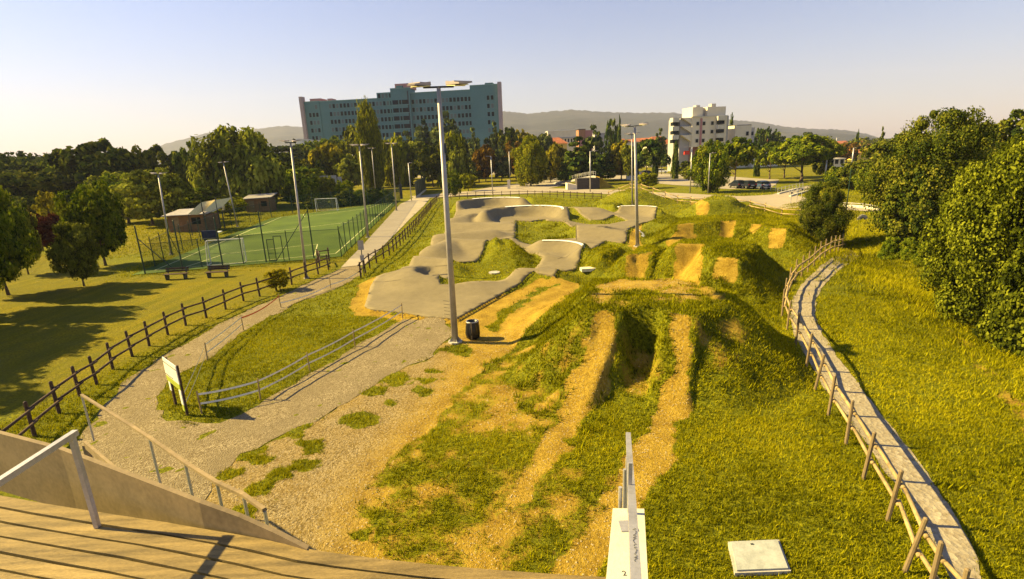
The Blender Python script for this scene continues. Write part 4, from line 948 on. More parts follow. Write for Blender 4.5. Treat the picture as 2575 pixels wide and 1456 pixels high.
# ------------------------------------------------------------------ notice board
A, B = at(443, 1019), at(471.6, 1044); root = thing('notice_board', (A[0], A[1], hz(A[0], A[1])), math.atan2(B[1] - A[1], B[0] - A[0]), 'white and green notice board on two dark posts at the lawn tip', 'notice board')
L = math.hypot(B[0] - A[0], B[1] - A[1])
for xx in (0, L): MB().box(xx - .04, -.04, -.2, xx + .04, .04, 1.88).build('post', M_WOODD, root)
M_PAPER = simple('board_print', (.74, .72, .64), .5, var=.08); M_LIME = simple('lime_print', (.36, .42, .04), .5, var=.15)
MB().box(-.12, -.075, 1.22, L + .1, -.045, 1.90).build('board', M_PAPER, root); MB().box(-.12, -.075, 1.0, L + .1, -.045, 1.218).build('board_footer', M_LIME, root)
MB().box(-.10, -.088, 1.74, L + .08, -.078, 1.76).build('print_line', M_DSTEEL, root); MB().box(-.1, -.088, 1.27, L * .6, -.078, 1.29).build('print_line', M_DSTEEL, root)
MB().box(L - .13, -.07, .42, L + .07, -.043, .97).build('small_panel', M_PAPER, root); MB().box(L - .13, -.07, .18, L + .07, -.043, .418).build('small_panel_footer', M_LIME, root)
MB().box(-.08, -.06, .62, .1, -.043, .97).build('tag_panel', M_PAPER, root)
# ------------------------------------------------------------------ litter bin
p = at(1190, 852); zb = hz(p[0], p[1]); root = thing('litter_bin', (p[0], p[1], zb), .3, 'black bag litter bin standing beside the near floodlight pole', 'litter bin')
mb = MB(); n = 40; rows = [(0.02, .20), (.05, .27), (.3, .33), (.6, .31), (.8, .27), (.9, .265), (.905, .22), (.7, .20)]; V = []
for z_, r_ in rows:
    for i in range(n):
        a = 2 * math.pi * i / n; rr = r_ * (1 + .09 * math.sin(9 * a + z_ * 2) * (1 if z_ < .86 else .2) + .04 * math.sin(17 * a)); V.append((rr * math.cos(a), rr * math.sin(a), z_))
mb.add(V, [(j * n + i, j * n + (i + 1) % n, (j + 1) * n + (i + 1) % n, (j + 1) * n + i) for j in range(len(rows) - 1) for i in range(n)] + [tuple(range(n))[::-1]]); mb.build('bag', M_BAG, root, True)
mb = MB(); 
for i in range(20): a, b = 2 * math.pi * i / 20, 2 * math.pi * (i + 1) / 20; mb.tube((.285 * math.cos(a), .285 * math.sin(a), .88), (.285 * math.cos(b), .285 * math.sin(b), .88), .018, .018, 6)
mb.build('rim', M_STEEL, root)
for a in (.1, 2.2, 4.3): MB().beam((.34 * math.cos(a), .34 * math.sin(a), 0), (.31 * math.cos(a), .31 * math.sin(a), .9), .045, .02).build('support', M_WOODL, root)
# ------------------------------------------------------------------ floodlight poles
HEAD = MB(); HEAD.hexa([(-.26, -.1, -.07), (.26, -.1, -.07), (.2, .85, -.02), (-.2, .85, -.02), (-.26, -.1, .08), (.26, -.1, .08), (.2, .85, .04), (-.2, .85, .04)]); HEADM = HEAD.mesh('lamp_housing', M_LAMP)
GL = MB(); GL.box(-.24, -.08, -.10, .24, .62, -.072); M_LENS = simple('lamp_lens', (.85, .78, .42), .3, var=.1); GLM = GL.mesh('lens', M_LENS)
def flood_pole(base, top, label, heads, r0=.15, r1=.075, group='floodlight poles', arm=1.0, scale=1.0, name='floodlight_pole'):
    p = at(*base); zb = hz(p[0], p[1]); ht = topz(p[0], p[1], top[1]) - zb; q = at(top[0], top[1], zb + ht)
    dx = (q[0] - p[0]); dx = max(-.045 * ht, min(.045 * ht, dx)); root = thing(name, (p[0], p[1], zb), 0, label, 'floodlight', group); root.rotation_euler = (0, math.atan2(dx, ht), 0)
    MB().tube((0, 0, -.2), (0, 0, ht), r0, r1, 10).build('mast', M_POLE, root, True)
    MB().prism([(r0 * 2.1 * math.cos(k * math.pi / 4 + .39), r0 * 2.1 * math.sin(k * math.pi / 4 + .39)) for k in range(8)], -.15, .07).build('base_plate', M_CONC, root)
    mb = MB()
    for k in range(4): a = k * math.pi / 2 + .4; mb.add([(0, 0, .5), (r0 * 1.8 * math.cos(a), r0 * 1.8 * math.sin(a), .07), (r0 * .7 * math.cos(a + .12), r0 * .7 * math.sin(a + .12), .07), (0.0, .0, .08)], [(0, 1, 2), (0, 2, 3), (0, 3, 1)])
    mb.build('gusset', M_POLE, root)
    MB().beam((-arm * .55, 0, ht + .03), (arm * .55, 0, ht + .03), .09, .07).build('crossarm', M_DSTEEL, root)
    for (x, rz, tilt) in heads:
        h = linkmesh('floodlight_head', HEADM, root, (x * arm, 0, ht + .16), (tilt, 0, rz), (scale,) * 3); linkmesh('lens', GLM, h)
    return root
H4 = [(-.52, .75, .10), (-.5, 2.6, -.12), (.52, -.9, .08), (.5, -2.5, -.12)]
H3 = [(-.5, 1.3, .1), (-.3, 2.6, -.1), (.5, -1.3, .1), (.35, -2.6, -.1)]
r_ = flood_pole((1145, 861), (1103, 221), 'tall grey floodlight pole nearest to the camera beside the litter bin', H4, .165, .085, arm=1.15)
mb = MB()
for k in range(5): mb.tube((-.13, 0, 1.35 + k * .16), (-.42, -.05, 1.42 + k * .16), .008, .008, 4)
mb.build('bird_spikes', M_DSTEEL, r_)
MB().box(.06, -.06, 8.6, .16, .06, 9.0).build('junction_box', M_DSTEEL, r_)
flood_pole((1603, 620), (1597, 317), 'tall floodlight pole at the right edge of the pump track', H4, .17, .085, arm=1.1, scale=.8)
flood_pole((1590, 522), (1590, 338), 'floodlight pole seen just left behind the right hand pole', H3, .12, .07, arm=1.0, scale=.8)
flood_pole((771, 700), (738, 360), 'floodlight pole by the dark fence at the near pitch end', H3, .095, .06, arm=.7, scale=.5)
flood_pole((431, 640), (411, 440), 'floodlight pole at the left near side of the pitch', H3, .10, .065, arm=.7, scale=.5)
flood_pole((597, 570), (583, 410), 'floodlight pole midway along the left side of the pitch', H3, .10, .065, arm=.7, scale=.5)
flood_pole((925, 597), (907, 368), 'floodlight pole midway along the walk beside the pitch', H3, .12, .07, arm=.9, scale=.75)
flood_pole((997, 530), (986, 363), 'floodlight pole at the far end of the walk', H3, .12, .07, arm=.9, scale=.75)
flood_pole((894, 467), (890, 382), 'far floodlight pole left of the poplar beyond the pitch', H3, .13, .08, arm=.9, scale=.75)
flood_pole((945, 487), (936, 374), 'floodlight pole standing against the tall poplar', H3, .12, .07, arm=.9, scale=.7)
# ------------------------------------------------------------------ street lamps
def street_lamp(base, top, label, arm=.9, r=.05, rz=0, double=False, mat=M_STEEL):
    p = at(*base); zb = hz(p[0], p[1]); ht = topz(p[0], p[1], top) - zb
    root = thing('street_lamp', (p[0], p[1], zb), rz, label, 'street lamp', 'street lamps in the park and streets')
    MB().tube((0, 0, -.2), (0, 0, ht), r * 1.5, r, 8).build('mast', mat, root, True)
    mb = MB(); mb.beam((0, 0, ht - .05), (arm, 0, ht + .06), .07, .07); mb.build('arm', mat, root)
    MB().hexa([(arm - .1, -.14, ht), (arm + .5, -.1, ht + .02), (arm + .5, .1, ht + .02), (arm - .1, .14, ht), (arm - .1, -.14, ht + .12), (arm + .5, -.1, ht + .1), (arm + .5, .1, ht + .1), (arm - .1, .14, ht + .12)]).build('lamp_head', M_LAMP, root)
    if double:
        MB().beam((0, 0, ht - .05), (-arm, 0, ht + .06), .07, .07).build('arm', mat, root); MB().box(-arm - .5, -.12, ht, -arm + .1, .12, ht + .12).build('lamp_head', M_LAMP, root)
    return root
for a in [((1239, 489), 393, 'street lamp on the plaza edge left of the broad poplar', .6, .07, 3.1), ((1283, 463), 381, 'street lamp on the lawn behind the plaza', .6, .08, .1), ((1249, 424), 374, 'tall street lamp among the far parked cars', .5, .12, .1), ((1484, 483), 380, 'street lamp with right angled arm in front of the foot bridge', 1.2, .09, .1),
          ((1508.5, 442), 353, 'tall street lamp behind the foot bridge', 1.0, .13, .2, True), ((1671, 417), 364, 'slim street lamp left of the front cypress', .5, .12, 0), ((1735, 485), 370, 'street lamp on the verge below the apartment block', .8, .08, 3.0), ((1780, 488), 385, 'thin lamp mast in front of the leafy verge tree', .5, .06, .0),
          ((2073, 456), 392, 'pale street lamp at the right of the largest stone pine', .7, .13, 3.1), ((2098, 402), 346, 'street lamp among the cream houses', 1.0, .18, .1), ((2141, 420), 372, 'street lamp at the far right houses', .6, .16, .1), ((1035, 505), 410, 'slim lamp mast by the ball court screen', .5, .07, 1.0),
          ((2174, 480), 432, 'short street lamp in front of the dark slim tree', .3, .08, 3.0), ((1652, 432), 362 + 42, 'low street lamp beside the parked white car', .4, .09, .2), ((984, 466), 416, 'short lamp mast right of the poplar trunk', .3, .08, .2), ((749, 487), 456 - 15, 'path lamp in front of the dark trees left of the pitch', .5, .07, 3.0)]:
    street_lamp(a[0], a[1], a[2], a[3], a[4], a[5], len(a) > 6)
p = at(2118, 606); MB_ = MB().tube((0, 0, -.2), (0, 0, topz(p[0], p[1], 396) - .1), .05, .035, 8); o = MB_.build('wire_mast', M_GREENP); o.location = (p[0], p[1], hz(p[0], p[1])); tag(o, 'very thin green mast at the far end of the right fence', 'mast')
# ------------------------------------------------------------------ football pitch
QP = [np.array(p_) for p_ in P_PITCH]; A, B, Cc, D = QP
drape('football_pitch', P_PITCH, M_TURF, .05, 4.0)
def uv(u, v): return A * (1 - u) * (1 - v) + B * u * (1 - v) + Cc * u * v + D * (1 - u) * v
def line(u0, v0, u1, v1, w=.09):
    a, b = uv(u0, v0), uv(u1, v1); d = (b - a) / np.linalg.norm(b - a); n_ = np.array([-d[1], d[0]]) * w / 2; V = []
    k = max(2, int(np.linalg.norm(b - a) / 2))
    for i in range(k + 1):
        q = a + (b - a) * i / k
        for s_ in (-1, 1): e = q + n_ * s_; V.append((e[0], e[1], hz(*e) + .062))
    return V, [(2 * i, 2 * i + 1, 2 * i + 3, 2 * i + 2) for i in range(k)]
PIT = bpy.data.objects['football_pitch']
for args in [(.07, .03, .95, .03), (.07, .97, .95, .97), (.07, .03, .07, .97), (.95, .03, .95, .97), (.07, .5, .95, .5), (.2, .03, .27, .16), (.27, .16, .76, .16), (.76, .16, .84, .03), (.22, .97, .28, .86), (.28, .86, .76, .86), (.76, .86, .82, .97)]:
    V, F_ = line(*args); m_ = MB(); m_.add(V, F_); m_.build('pitch_line', M_WLINE, PIT)
def goal(cpx, label, w=3.4, h=2.0, d=1.0, rz=0.0, flip=1):
    p = at(*cpx); root = thing('football_goal', (p[0], p[1], hz(p[0], p[1]) + .05), rz, label, 'goal'); r = .045
    for s_ in (-1, 1): MB().tube((s_ * w / 2, 0, 0), (s_ * w / 2, 0, h), r, r, 8).build('goalpost', M_WHITE, root)
    MB().tube((-w / 2 - r, 0, h), (w / 2 + r, 0, h), r, r, 8).build('crossbar', M_WHITE, root)
    mb = MB()
    for s_ in (-1, 1): mb.path([(s_ * w / 2, 0, h), (s_ * w / 2, -flip * d * .4, h), (s_ * w / 2, -flip * d, .03), (s_ * w / 2, 0, .03)], .025)
    mb.tube((-w / 2, -flip * d, .03), (w / 2, -flip * d, .03), .025); mb.build('back_frame', M_WHITE, root)
    mb = MB(); y1, y2 = -flip * d * .4, -flip * d
    mb.add([(-w / 2, 0, h), (w / 2, 0, h), (w / 2, y1, h), (-w / 2, y1, h), (-w / 2, y2, .03), (w / 2, y2, .03)], [(0, 1, 2, 3), (3, 2, 5, 4)]); mb.add([(-w / 2, 0, 0), (-w / 2, 0, h), (-w / 2, y1, h), (-w / 2, y2, 0)], [(0, 1, 2, 3)]); mb.add([(w / 2, 0, 0), (w / 2, 0, h), (w / 2, y1, h), (w / 2, y2, 0)], [(0, 1, 2, 3)])
    mb.build('net', M_NET, root); return root
goal((576, 661), 'white football goal at the near end of the pitch', 2.9, 2.05, 1.0, .22)
goal((822, 531), 'white football goal at the far end of the pitch', 3.6, 2.1, 1.0, .0, -1)
# mesh fence round the pitch
def mesh_fence(pts, hts, label, mesh_h, braces=(), step_posts=True, r=.04):
    root = thing('mesh_fence', (pts[0][0], pts[0][1], hz(*pts[0])), 0, label, 'fence'); o = Vector(root.location); B_ = [Vector((x, y, hz(x, y))) for x, y in pts]
    for b, h_ in zip(B_, hts): linkmesh('post', post_mesh(h_, r if h_ < 3 else r * 1.4, M_GREENP), root, b - o)
    for i in range(len(B_) - 1):
        a, b = B_[i] - o, B_[i + 1] - o; m_ = MB(); m_.add([a, b, b + Vector((0, 0, mesh_h)), a + Vector((0, 0, mesh_h))], [(0, 1, 2, 3)]); m_.build('wire_panel', M_MESH, root)
    mb = MB()
    for i in range(len(B_) - 1): mb.tube(B_[i] - o + Vector((0, 0, mesh_h)), B_[i + 1] - o + Vector((0, 0, mesh_h)), .018, .018, 5)
    mb.build('top_wire', M_GREENP, root)
    for i, j, h_ in braces:
        MB().tube(B_[i] - o + Vector((0, 0, h_)), B_[i] - o + (B_[j] - B_[i]).normalized() * h_ * .75, .035, .035, 6).build('brace', M_GREENP, root)
    return root
nf = [(365.6, 690), (460.6, 681), (508.8, 673.6), (561, 671), (613, 665), (670, 660), (728, 655), (790, 650), (859, 645)]
mesh_fence([tuple(at(*p)[:2]) for p in nf], [4.0, 4.2, 2.5, 4.2, 2.6, 4.5, 2.7, 4.5, 2.8], 'tall dark post and wire fence at the near end of the pitch', 2.5, [(7, 6, 4.3), (0, 1, 3.0)])
sf = resample([tuple(at(*p)[:2]) for p in [(859, 645), (905, 603), (935, 573), (965, 545), (1006, 506)]], 2.4)
mesh_fence(sf, [2.8] * len(sf), 'green wire fence between the pitch and the concrete walk', 2.6, [(0, 1, 2.4)])
lf = resample([tuple(at(*p)[:2]) for p in [(365.6, 690), (430, 645), (520, 600), (600, 566), (683, 546)]], 3.0)
mesh_fence(lf[1:], [2.7] * (len(lf) - 1), 'green wire fence on the left side of the pitch before the kiosk', 2.4, [(2, 3, 2.2)])
ff = resample([tuple(at(*p)[:2]) for p in [(683, 546), (760, 536), (850, 525), (1006, 506)]], 4.0)
mesh_fence(ff, [3.2] * len(ff), 'green wire fence behind the far goal', 3.0)
# gate in the near fence
p = at(697, 657); root = thing('wire_gate', (p[0], p[1] - .08, hz(p[0], p[1])), .1, 'small green framed gate standing in the near pitch fence', 'gate')
mb = MB(); [mb.tube(a, b, .035, .035, 6) for a, b in [((-.6, 0, 0), (-.6, 0, 2.0)), ((.0, 0, 0), (.0, 0, 2.25)), ((.65, 0, 0), (.65, 0, 2.25)), ((.0, 0, 2.25), (.65, 0, 2.25)), ((-.6, 0, 2.0), (0, 0, 2.0)), ((-.6, 0, .1), (0, 0, .1))]]; mb.build('gate_frame', M_GREENP, root)
m_ = MB(); m_.add([(-.6, 0, .1), (0, 0, .1), (0, 0, 2), (-.6, 0, 2)], [(0, 1, 2, 3)]); m_.build('wire_panel', M_MESH, root)
# dark green ball court screen
a, b = at(1047, 498), at(1071, 478); hA = topz(a[0], a[1], 456); root = thing('ball_court_screen', (a[0], a[1], 0), 0, 'dark green slatted screen wall of the small ball court', 'screen'); n = 7
for i in range(n): q = a + (b - a) * i / (n - 1) - a; MB().tube((q[0], q[1], 0), (q[0], q[1], hA), .08, .08, 6).build('post', M_DSTEEL, root)
for i in range(n - 1):
    q0, q1 = (b - a) * i / (n - 1), (b - a) * (i + 1) / (n - 1); MB().beam((q0[0], q0[1], hA * .54), (q1[0], q1[1], hA * .54), .04, hA * .9).build('panel', M_GREENP, root)
MB().beam((0, 0, .2), (b[0] - a[0], b[1] - a[1], .2), .3, .4).build('kerb', M_WALLW, root)
p = at(1010, 500); MB_ = MB().box(-.25, -.2, 0, .25, .2, 3.0); MB_.tube((0, 0, 3.0), (0, 0, 4.6), .05); o = MB_.build('court_corner_post', M_DSTEEL); o.location = (p[0], p[1], hz(p[0], p[1])); tag(o, 'dark post at the far corner of the pitch fence', 'post')
# advertising box by the pitch
p = at(531, 607); root = thing('display_box', (p[0], p[1], hz(p[0], p[1])), .12, 'navy blue display board standing by the left touchline', 'display board')
MB().box(-.85, -.1, .25, .85, .12, 1.25).build('panel', M_NAVY, root); MB().box(-.7, -.1, 0, -.6, .5, .25).build('foot', M_DSTEEL, root); MB().box(.6, -.1, 0, .7, .5, .25).build('foot', M_DSTEEL, root); MB().box(-.85, .13, .9, .95, 1.1, 1.0).build('bench_top', M_WHITE, root)
# benches
def bench(px, py, rz, label):
    p = at(px, py); root = thing('park_bench', (p[0], p[1], hz(p[0], p[1])), rz, label, 'bench', 'park benches on the left lawn')
    for k in range(3): MB().box(-.85, -.26 + k * .17, .42, .85, -.12 + k * .17, .46).build('seat_slat', M_WOODD, root)
    for k in range(2): MB().hexa([(-.85, .27 + k * .05, .55 + k * .17), (.85, .27 + k * .05, .55 + k * .17), (.85, .30 + k * .05, .55 + k * .17), (-.85, .30 + k * .05, .55 + k * .17), (-.85, .31 + k * .05, .69 + k * .17), (.85, .31 + k * .05, .69 + k * .17), (.85, .34 + k * .05, .69 + k * .17), (-.85, .34 + k * .05, .69 + k * .17)]).build('back_slat', M_WOODD, root)
    for s_ in (-.66, .66):
        mb = MB(); mb.hexa([(s_ - .05, -.2, 0), (s_ + .05, -.2, 0), (s_ + .05, .18, 0), (s_ - .05, .18, 0), (s_ - .05, -.26, .42), (s_ + .05, -.26, .42), (s_ + .05, .26, .42), (s_ - .05, .26, .42)]); mb.beam((s_, .22, .4), (s_, .36, .88), .06, .06); mb.build('leg', M_DSTEEL, root)
bench(445, 702, .12, 'dark park bench at the left, nearer the bushy olive tree'); bench(549, 697, .05, 'dark park bench at the right, nearer the fence bush')
# manhole and small white box near the pump track
p = G(1243, 687); o = MB().prism([(.42 * math.cos(k * .5236), .42 * math.sin(k * .5236)) for k in range(12)], -.05, .09).build('manhole_cover', M_CONC); o.location = (p[0], p[1], hz(p[0], p[1])); tag(o, 'pale round manhole cover on the grass island', 'manhole')
p = G(1478, 681); o = MB().box(-.5, -.3, 0, .5, .3, .22).build('valve_box', M_CANVAS); o.location = (p[0], p[1], hz(p[0], p[1])); o.rotation_euler = (0, 0, .1); tag(o, 'cream valve box beside the dark green mound', 'box')
# ------------------------------------------------------------------ kiosk huts
def hut(px, py, w, d, h, rz, label):
    p = at(px, py); root = thing('wooden_hut', (p[0], p[1], hz(p[0], p[1])), rz, label, 'hut')
    nb = int(w / .45)
    for k in range(nb): MB().box(k * w / nb + .01, -.04 - .01 * (k % 2), 0, (k + 1) * w / nb - .01, .02, h).build('wall_board', M_HUT, root)
    MB().box(.02, .03, 0, w - .02, d, h - .05).build('wall', M_HUT, root)
    MB().hexa([(-.4, -.5, h - .02), (w + .4, -.5, h + .10), (w + .4, d + .4, h + .6), (-.4, d + .4, h + .45), (-.4, -.5, h + .08), (w + .4, -.5, h + .2), (w + .4, d + .4, h + .7), (-.4, d + .4, h + .56)]).build('roof', M_POLE, root)
    MB().box(w * .62, -.09, 1.0, w * .85, -.055, 1.9).build('window', M_GLASSD, root); d_ = MB().box(w * .12, -.10, .02, w * .12 + .9, -.055, 2.0).build('door', M_BEAM, root); MB().box(w * .12 + .75, -.14, .95, w * .12 + .8, -.10, 1.1).build('handle', M_STEEL, d_); return root
hut(428, 585, 5.2, 3.0, 2.2, -.02, 'larger wooden hut with grey sloping roof left of the awning'); hut(622, 535, 4.2, 3.0, 2.4, .12, 'smaller wooden hut under the huge willow')
for i_, (x0, y0, x1, y1, z0, lb) in enumerate([(484, 592, 524, 580, 2.55, 'cream awning in front of the larger hut'), (522, 584, 566, 572, 2.6, 'cream awning stretched toward the climbing plant')]):
    a, b = at(x0, y0), at(x1, y1); root = thing('awning', (a[0], a[1], 0), 0, lb, 'awning', 'cream awnings of the kiosk'); e = b - a
    m_ = MB(); V = []; nn = 8
    for j in range(nn + 1):
        for i in range(nn + 1): u, v = i / nn, j / nn; V.append((e[0] * u, e[1] * u + 3.2 * v, z0 - .2 + 1.5 * v + .35 * abs(u - .5) * 2 * (1 - v) - .3 * math.sin(math.pi * u) * math.sin(math.pi * v)))
    m_.add(V, [(j * (nn + 1) + i, j * (nn + 1) + i + 1, (j + 1) * (nn + 1) + i + 1, (j + 1) * (nn + 1) + i) for j in range(nn) for i in range(nn)]); m_.build('canvas', M_CANVAS, root, True)
    for u, v in ((0, 0), (1, 0), (0, 1), (1, 1)): MB().tube((e[0] * u, e[1] * u + 3.2 * v, 0), (e[0] * u, e[1] * u + 3.2 * v, z0 - .2 + 1.5 * v + .3), .05).build('pole', M_DSTEEL, root)
for i_, (a_, b_, c_, lb) in enumerate([(541, 550, 511, 'closed cream parasol leftmost of three'), (566, 545, 508, 'closed cream parasol in the middle of three'), (583, 543, 508, 'closed cream parasol rightmost of three')]):
    p = at(a_, b_); h_ = topz(p[0], p[1], c_); root = thing('parasol', (p[0], p[1], 0), 0, lb, 'parasol', 'closed parasols on the kiosk terrace'); MB().tube((0, 0, 0), (0, 0, h_ - .3), .04).build('pole', M_DSTEEL, root); MB().tube((0, 0, 1.1), (0, 0, 1.7), .22, .26, 8).tube((0, 0, 1.7), (0, 0, h_), .26, .02, 8).build('canopy', M_CANVAS, root)
p = at(838, 500); root = thing('basketball_backboards', (p[0], p[1], 0), .1, 'grey backboard panels on a dark post beyond the far goal', 'backboard')
MB().tube((0, 0, 0), (0, 0, 5.0), .12).build('post', M_DSTEEL, root)
for x0, x1, z0, z1 in ((-2.3, -.3, 2.8, 5.2), (-.1, 1.3, 3.0, 5.2), (1.5, 2.4, 2.8, 4.8)): MB().box(x0, -.2, z0, x1, -.1, z1).build('panel', M_GREYW, root)
# ------------------------------------------------------------------ houses
def wins(root, x0, x1, n, zs, w, h, y=-.02, skip=(), mat=M_GLASSD, frame=None, ax='x', depth=.14):
    me = MB().box(-w / 2, 0, -h / 2, w / 2, depth, h / 2).mesh('window', mat); fm = None
    if frame:
        f = MB(); t_ = .09; f.box(-w / 2 - t_, -.05, -h / 2 - t_, w / 2 + t_, .0, -h / 2); f.box(-w / 2 - t_, -.05, h / 2, w / 2 + t_, .0, h / 2 + t_); f.box(-w / 2 - t_, -.05, -h / 2, -w / 2, .0, h / 2); f.box(w / 2, -.05, -h / 2, w / 2 + t_, .0, h / 2); fm = f.mesh('frame', frame)
    for k, z in enumerate(zs):
        for i in range(n):
            if (i, k) in skip: continue
            x = x0 + (x1 - x0) * (i / (n - 1) if n > 1 else .5); o = linkmesh('window', me, root, (x, y - depth + .04, z)) if ax == 'x' else linkmesh('window', me, root, (y, x, z), (0, 0, -math.pi / 2))
            if fm: linkmesh('frame', fm, o, (0, 0, 0))
def house(px, Y, wpx, top, label, wall, rows, nwin, roof='gable', rz=0, depth=9, rh=1.6, base_z=0, name='house', wsz=(1.0, 1.4), cat='house', roofmat=None):
    p = col(px, Y); w = wpx * pscale(p[0], Y); h = topz(p[0], Y, top) - base_z; eave = h - rh if roof != 'flat' else h
    root = thing(name, (p[0], Y, base_z), rz, label, cat); MB().box(-w / 2, 0, 0, w / 2, depth, eave).build('wall', wall, root)
    rm = roofmat or M_ROOF
    if roof == 'gable': MB().add([(-w / 2 - .5, -.5, eave), (w / 2 + .5, -.5, eave), (w / 2 + .5, depth + .5, eave), (-w / 2 - .5, depth + .5, eave), (-w / 2 - .5, depth / 2, h), (w / 2 + .5, depth / 2, h)], [(0, 1, 5, 4), (2, 3, 4, 5), (0, 4, 3), (1, 2, 5), (3, 2, 1, 0)]).build('roof', rm, root)
    elif roof == 'hip': MB().add([(-w / 2 - .6, -.6, eave), (w / 2 + .6, -.6, eave), (w / 2 + .6, depth + .6, eave), (-w / 2 - .6, depth + .6, eave), (-w * .2, depth / 2, h), (w * .2, depth / 2, h)], [(0, 1, 5, 4), (2, 3, 4, 5), (0, 4, 3), (1, 2, 5), (3, 2, 1, 0)]).build('roof', rm, root)
    else: MB().box(-w / 2 - .2, -.2, h + .003, w / 2 + .2, depth + .2, h + .35).build('roof', rm if roofmat else wall, root)
    if rows: wins(root, -w / 2 + w / (nwin * 2), w / 2 - w / (nwin * 2), nwin, [2 + 3.1 * k for k in range(rows)], *wsz, y=-.0)
    return root
house(1415, 330, 72, 329, 'white factory hall with a row of windows on the skyline', M_CREAM, 0, 1, 'flat', 0, 20, name='factory_building', cat='factory', roofmat=M_WHITE)
fr = bpy.data.objects['factory_building']; wins(fr, -7.5, 7.5, 9, [14.6], .9, 2.0, y=0); MB().box(-9.0, -.35, 15.9, 9.0, -.25, 16.6).build('window_band', M_GREYW, fr)
house(1403, 260, 48, 345, 'yellow house with red roof below the factory', M_YELW, 2, 4, 'hip', .1, 10, 3.0)
house(1464, 280, 17, 326, 'brick stair tower with a red opening left of the tall cedar', M_BRICKR, 0, 1, 'flat', .15, 5, name='brick_tower', cat='tower', roofmat=M_DSTEEL)
bt = bpy.data.objects['brick_tower']; MB().box(-1.0, -.12, 9, 1.0, -.02, 13.5).build('opening', M_PINK, bt)
house(1481, 284, 18, 329, 'dark block joined behind the brick stair tower', M_PINK, 0, 1, 'flat', .1, 8, name='dark_block', cat='building')
house(1525, 300, 60, 336, 'low grey terrace building between cedar and skyline cypress', M_GREYW, 3, 6, 'flat', .05, 10)
house(1588, 300, 50, 350, 'long cream house behind the floodlight poles', M_CREAM, 1, 5, 'gable', 0, 10, 1.5)
house(1662, 235, 64, 342, 'red roofed villa left of the white apartment block', M_CREAM, 1, 4, 'hip', .12, 12, 3.4)
house(1625, 310, 40, 346, 'small pale house left of the red roofed villa', M_GREYW, 1, 3, 'gable', -.1, 9, 1.5)
house(1880, 250, 76, 362, 'long red roofed row house right of the annex', M_CREAM, 1, 6, 'gable', 0, 9, 2.2)
house(1925, 262, 70, 356, 'red roofed row house behind the stone pines', M_CREAM, 1, 6, 'gable', .03, 9, 2.4)
house(1990, 300, 60, 356, 'cream row house behind the largest stone pine', M_CREAM, 1, 5, 'gable', .0, 9, 2.4)
house(2063, 260, 30, 357, 'pale gabled house right of the largest stone pine', M_CREAM, 2, 2, 'gable', .3, 8, 2.0)
house(2094, 200, 26, 368, 'yellow house with two tall windows beside the street lamp', M_YELW, 2, 2, 'gable', .0, 8, 1.6, wsz=(.8, 1.6))
house(2100, 280, 60, 360, 'long low house on the skyline above the yellow house', M_CREAM, 1, 6, 'gable', .0, 8, 1.6)
house(2168, 225, 34, 372, 'yellow house with dark red roof left of the fir', M_YELW, 2, 3, 'gable', -.1, 8, 2.0)
house(2172, 290, 46, 362, 'long red roofed house on the skyline left of the fir', M_CREAM, 1, 4, 'gable', .0, 9, 2.4)
house(2102, 165, 40, 401, 'low cream garden wall house below the yellow house', M_CREAM, 1, 3, 'flat', .0, 6)
house(2164, 300, 9, 352, 'little yellow turret on the skyline', M_YELW, 0, 1, 'hip', .0, 2.2, 1.0, name='turret', cat='tower')
house(768, 215, 14, 352, 'white wing with cream end wall left of the hospital', M_WHITE, 0, 1, 'flat', .0, 30, name='hospital_wing', cat='building')
# tiny town on the hill foot
for i_, (px_, Y_, w_, t_, lb) in enumerate([(1560, 520, 22, 349, 'tiny far house left of the floodlight heads'), (1605, 560, 20, 347, 'tiny far house behind the floodlight poles'), (1945, 480, 26, 349, 'tiny far house over the middle stone pine'), (2040, 520, 22, 352, 'tiny far house at the hill foot right of the largest pine'), (2118, 540, 26, 354, 'tiny far white house above the autumn tree'), (1350, 520, 22, 352, 'tiny far house right of the hospital skyline')]):
    house(px_, Y_, w_, t_, lb, [M_CREAM, M_WHITE][i_ % 2], 1, 3, 'gable', .0, 9, 2.0)
p = col(1770 - 25, 2990); o = MB().box(-9, -6, -20, 9, 6, 24).tube((0, 0, 24), (0, 0, 34), 6, 5, 8).build('hilltop_tower', M_GREYW); o.location = (p[0], 2960, topz(p[0], 2960, 291)); tag(o, 'tiny tower standing on the ridge left of the apartment block', 'tower')
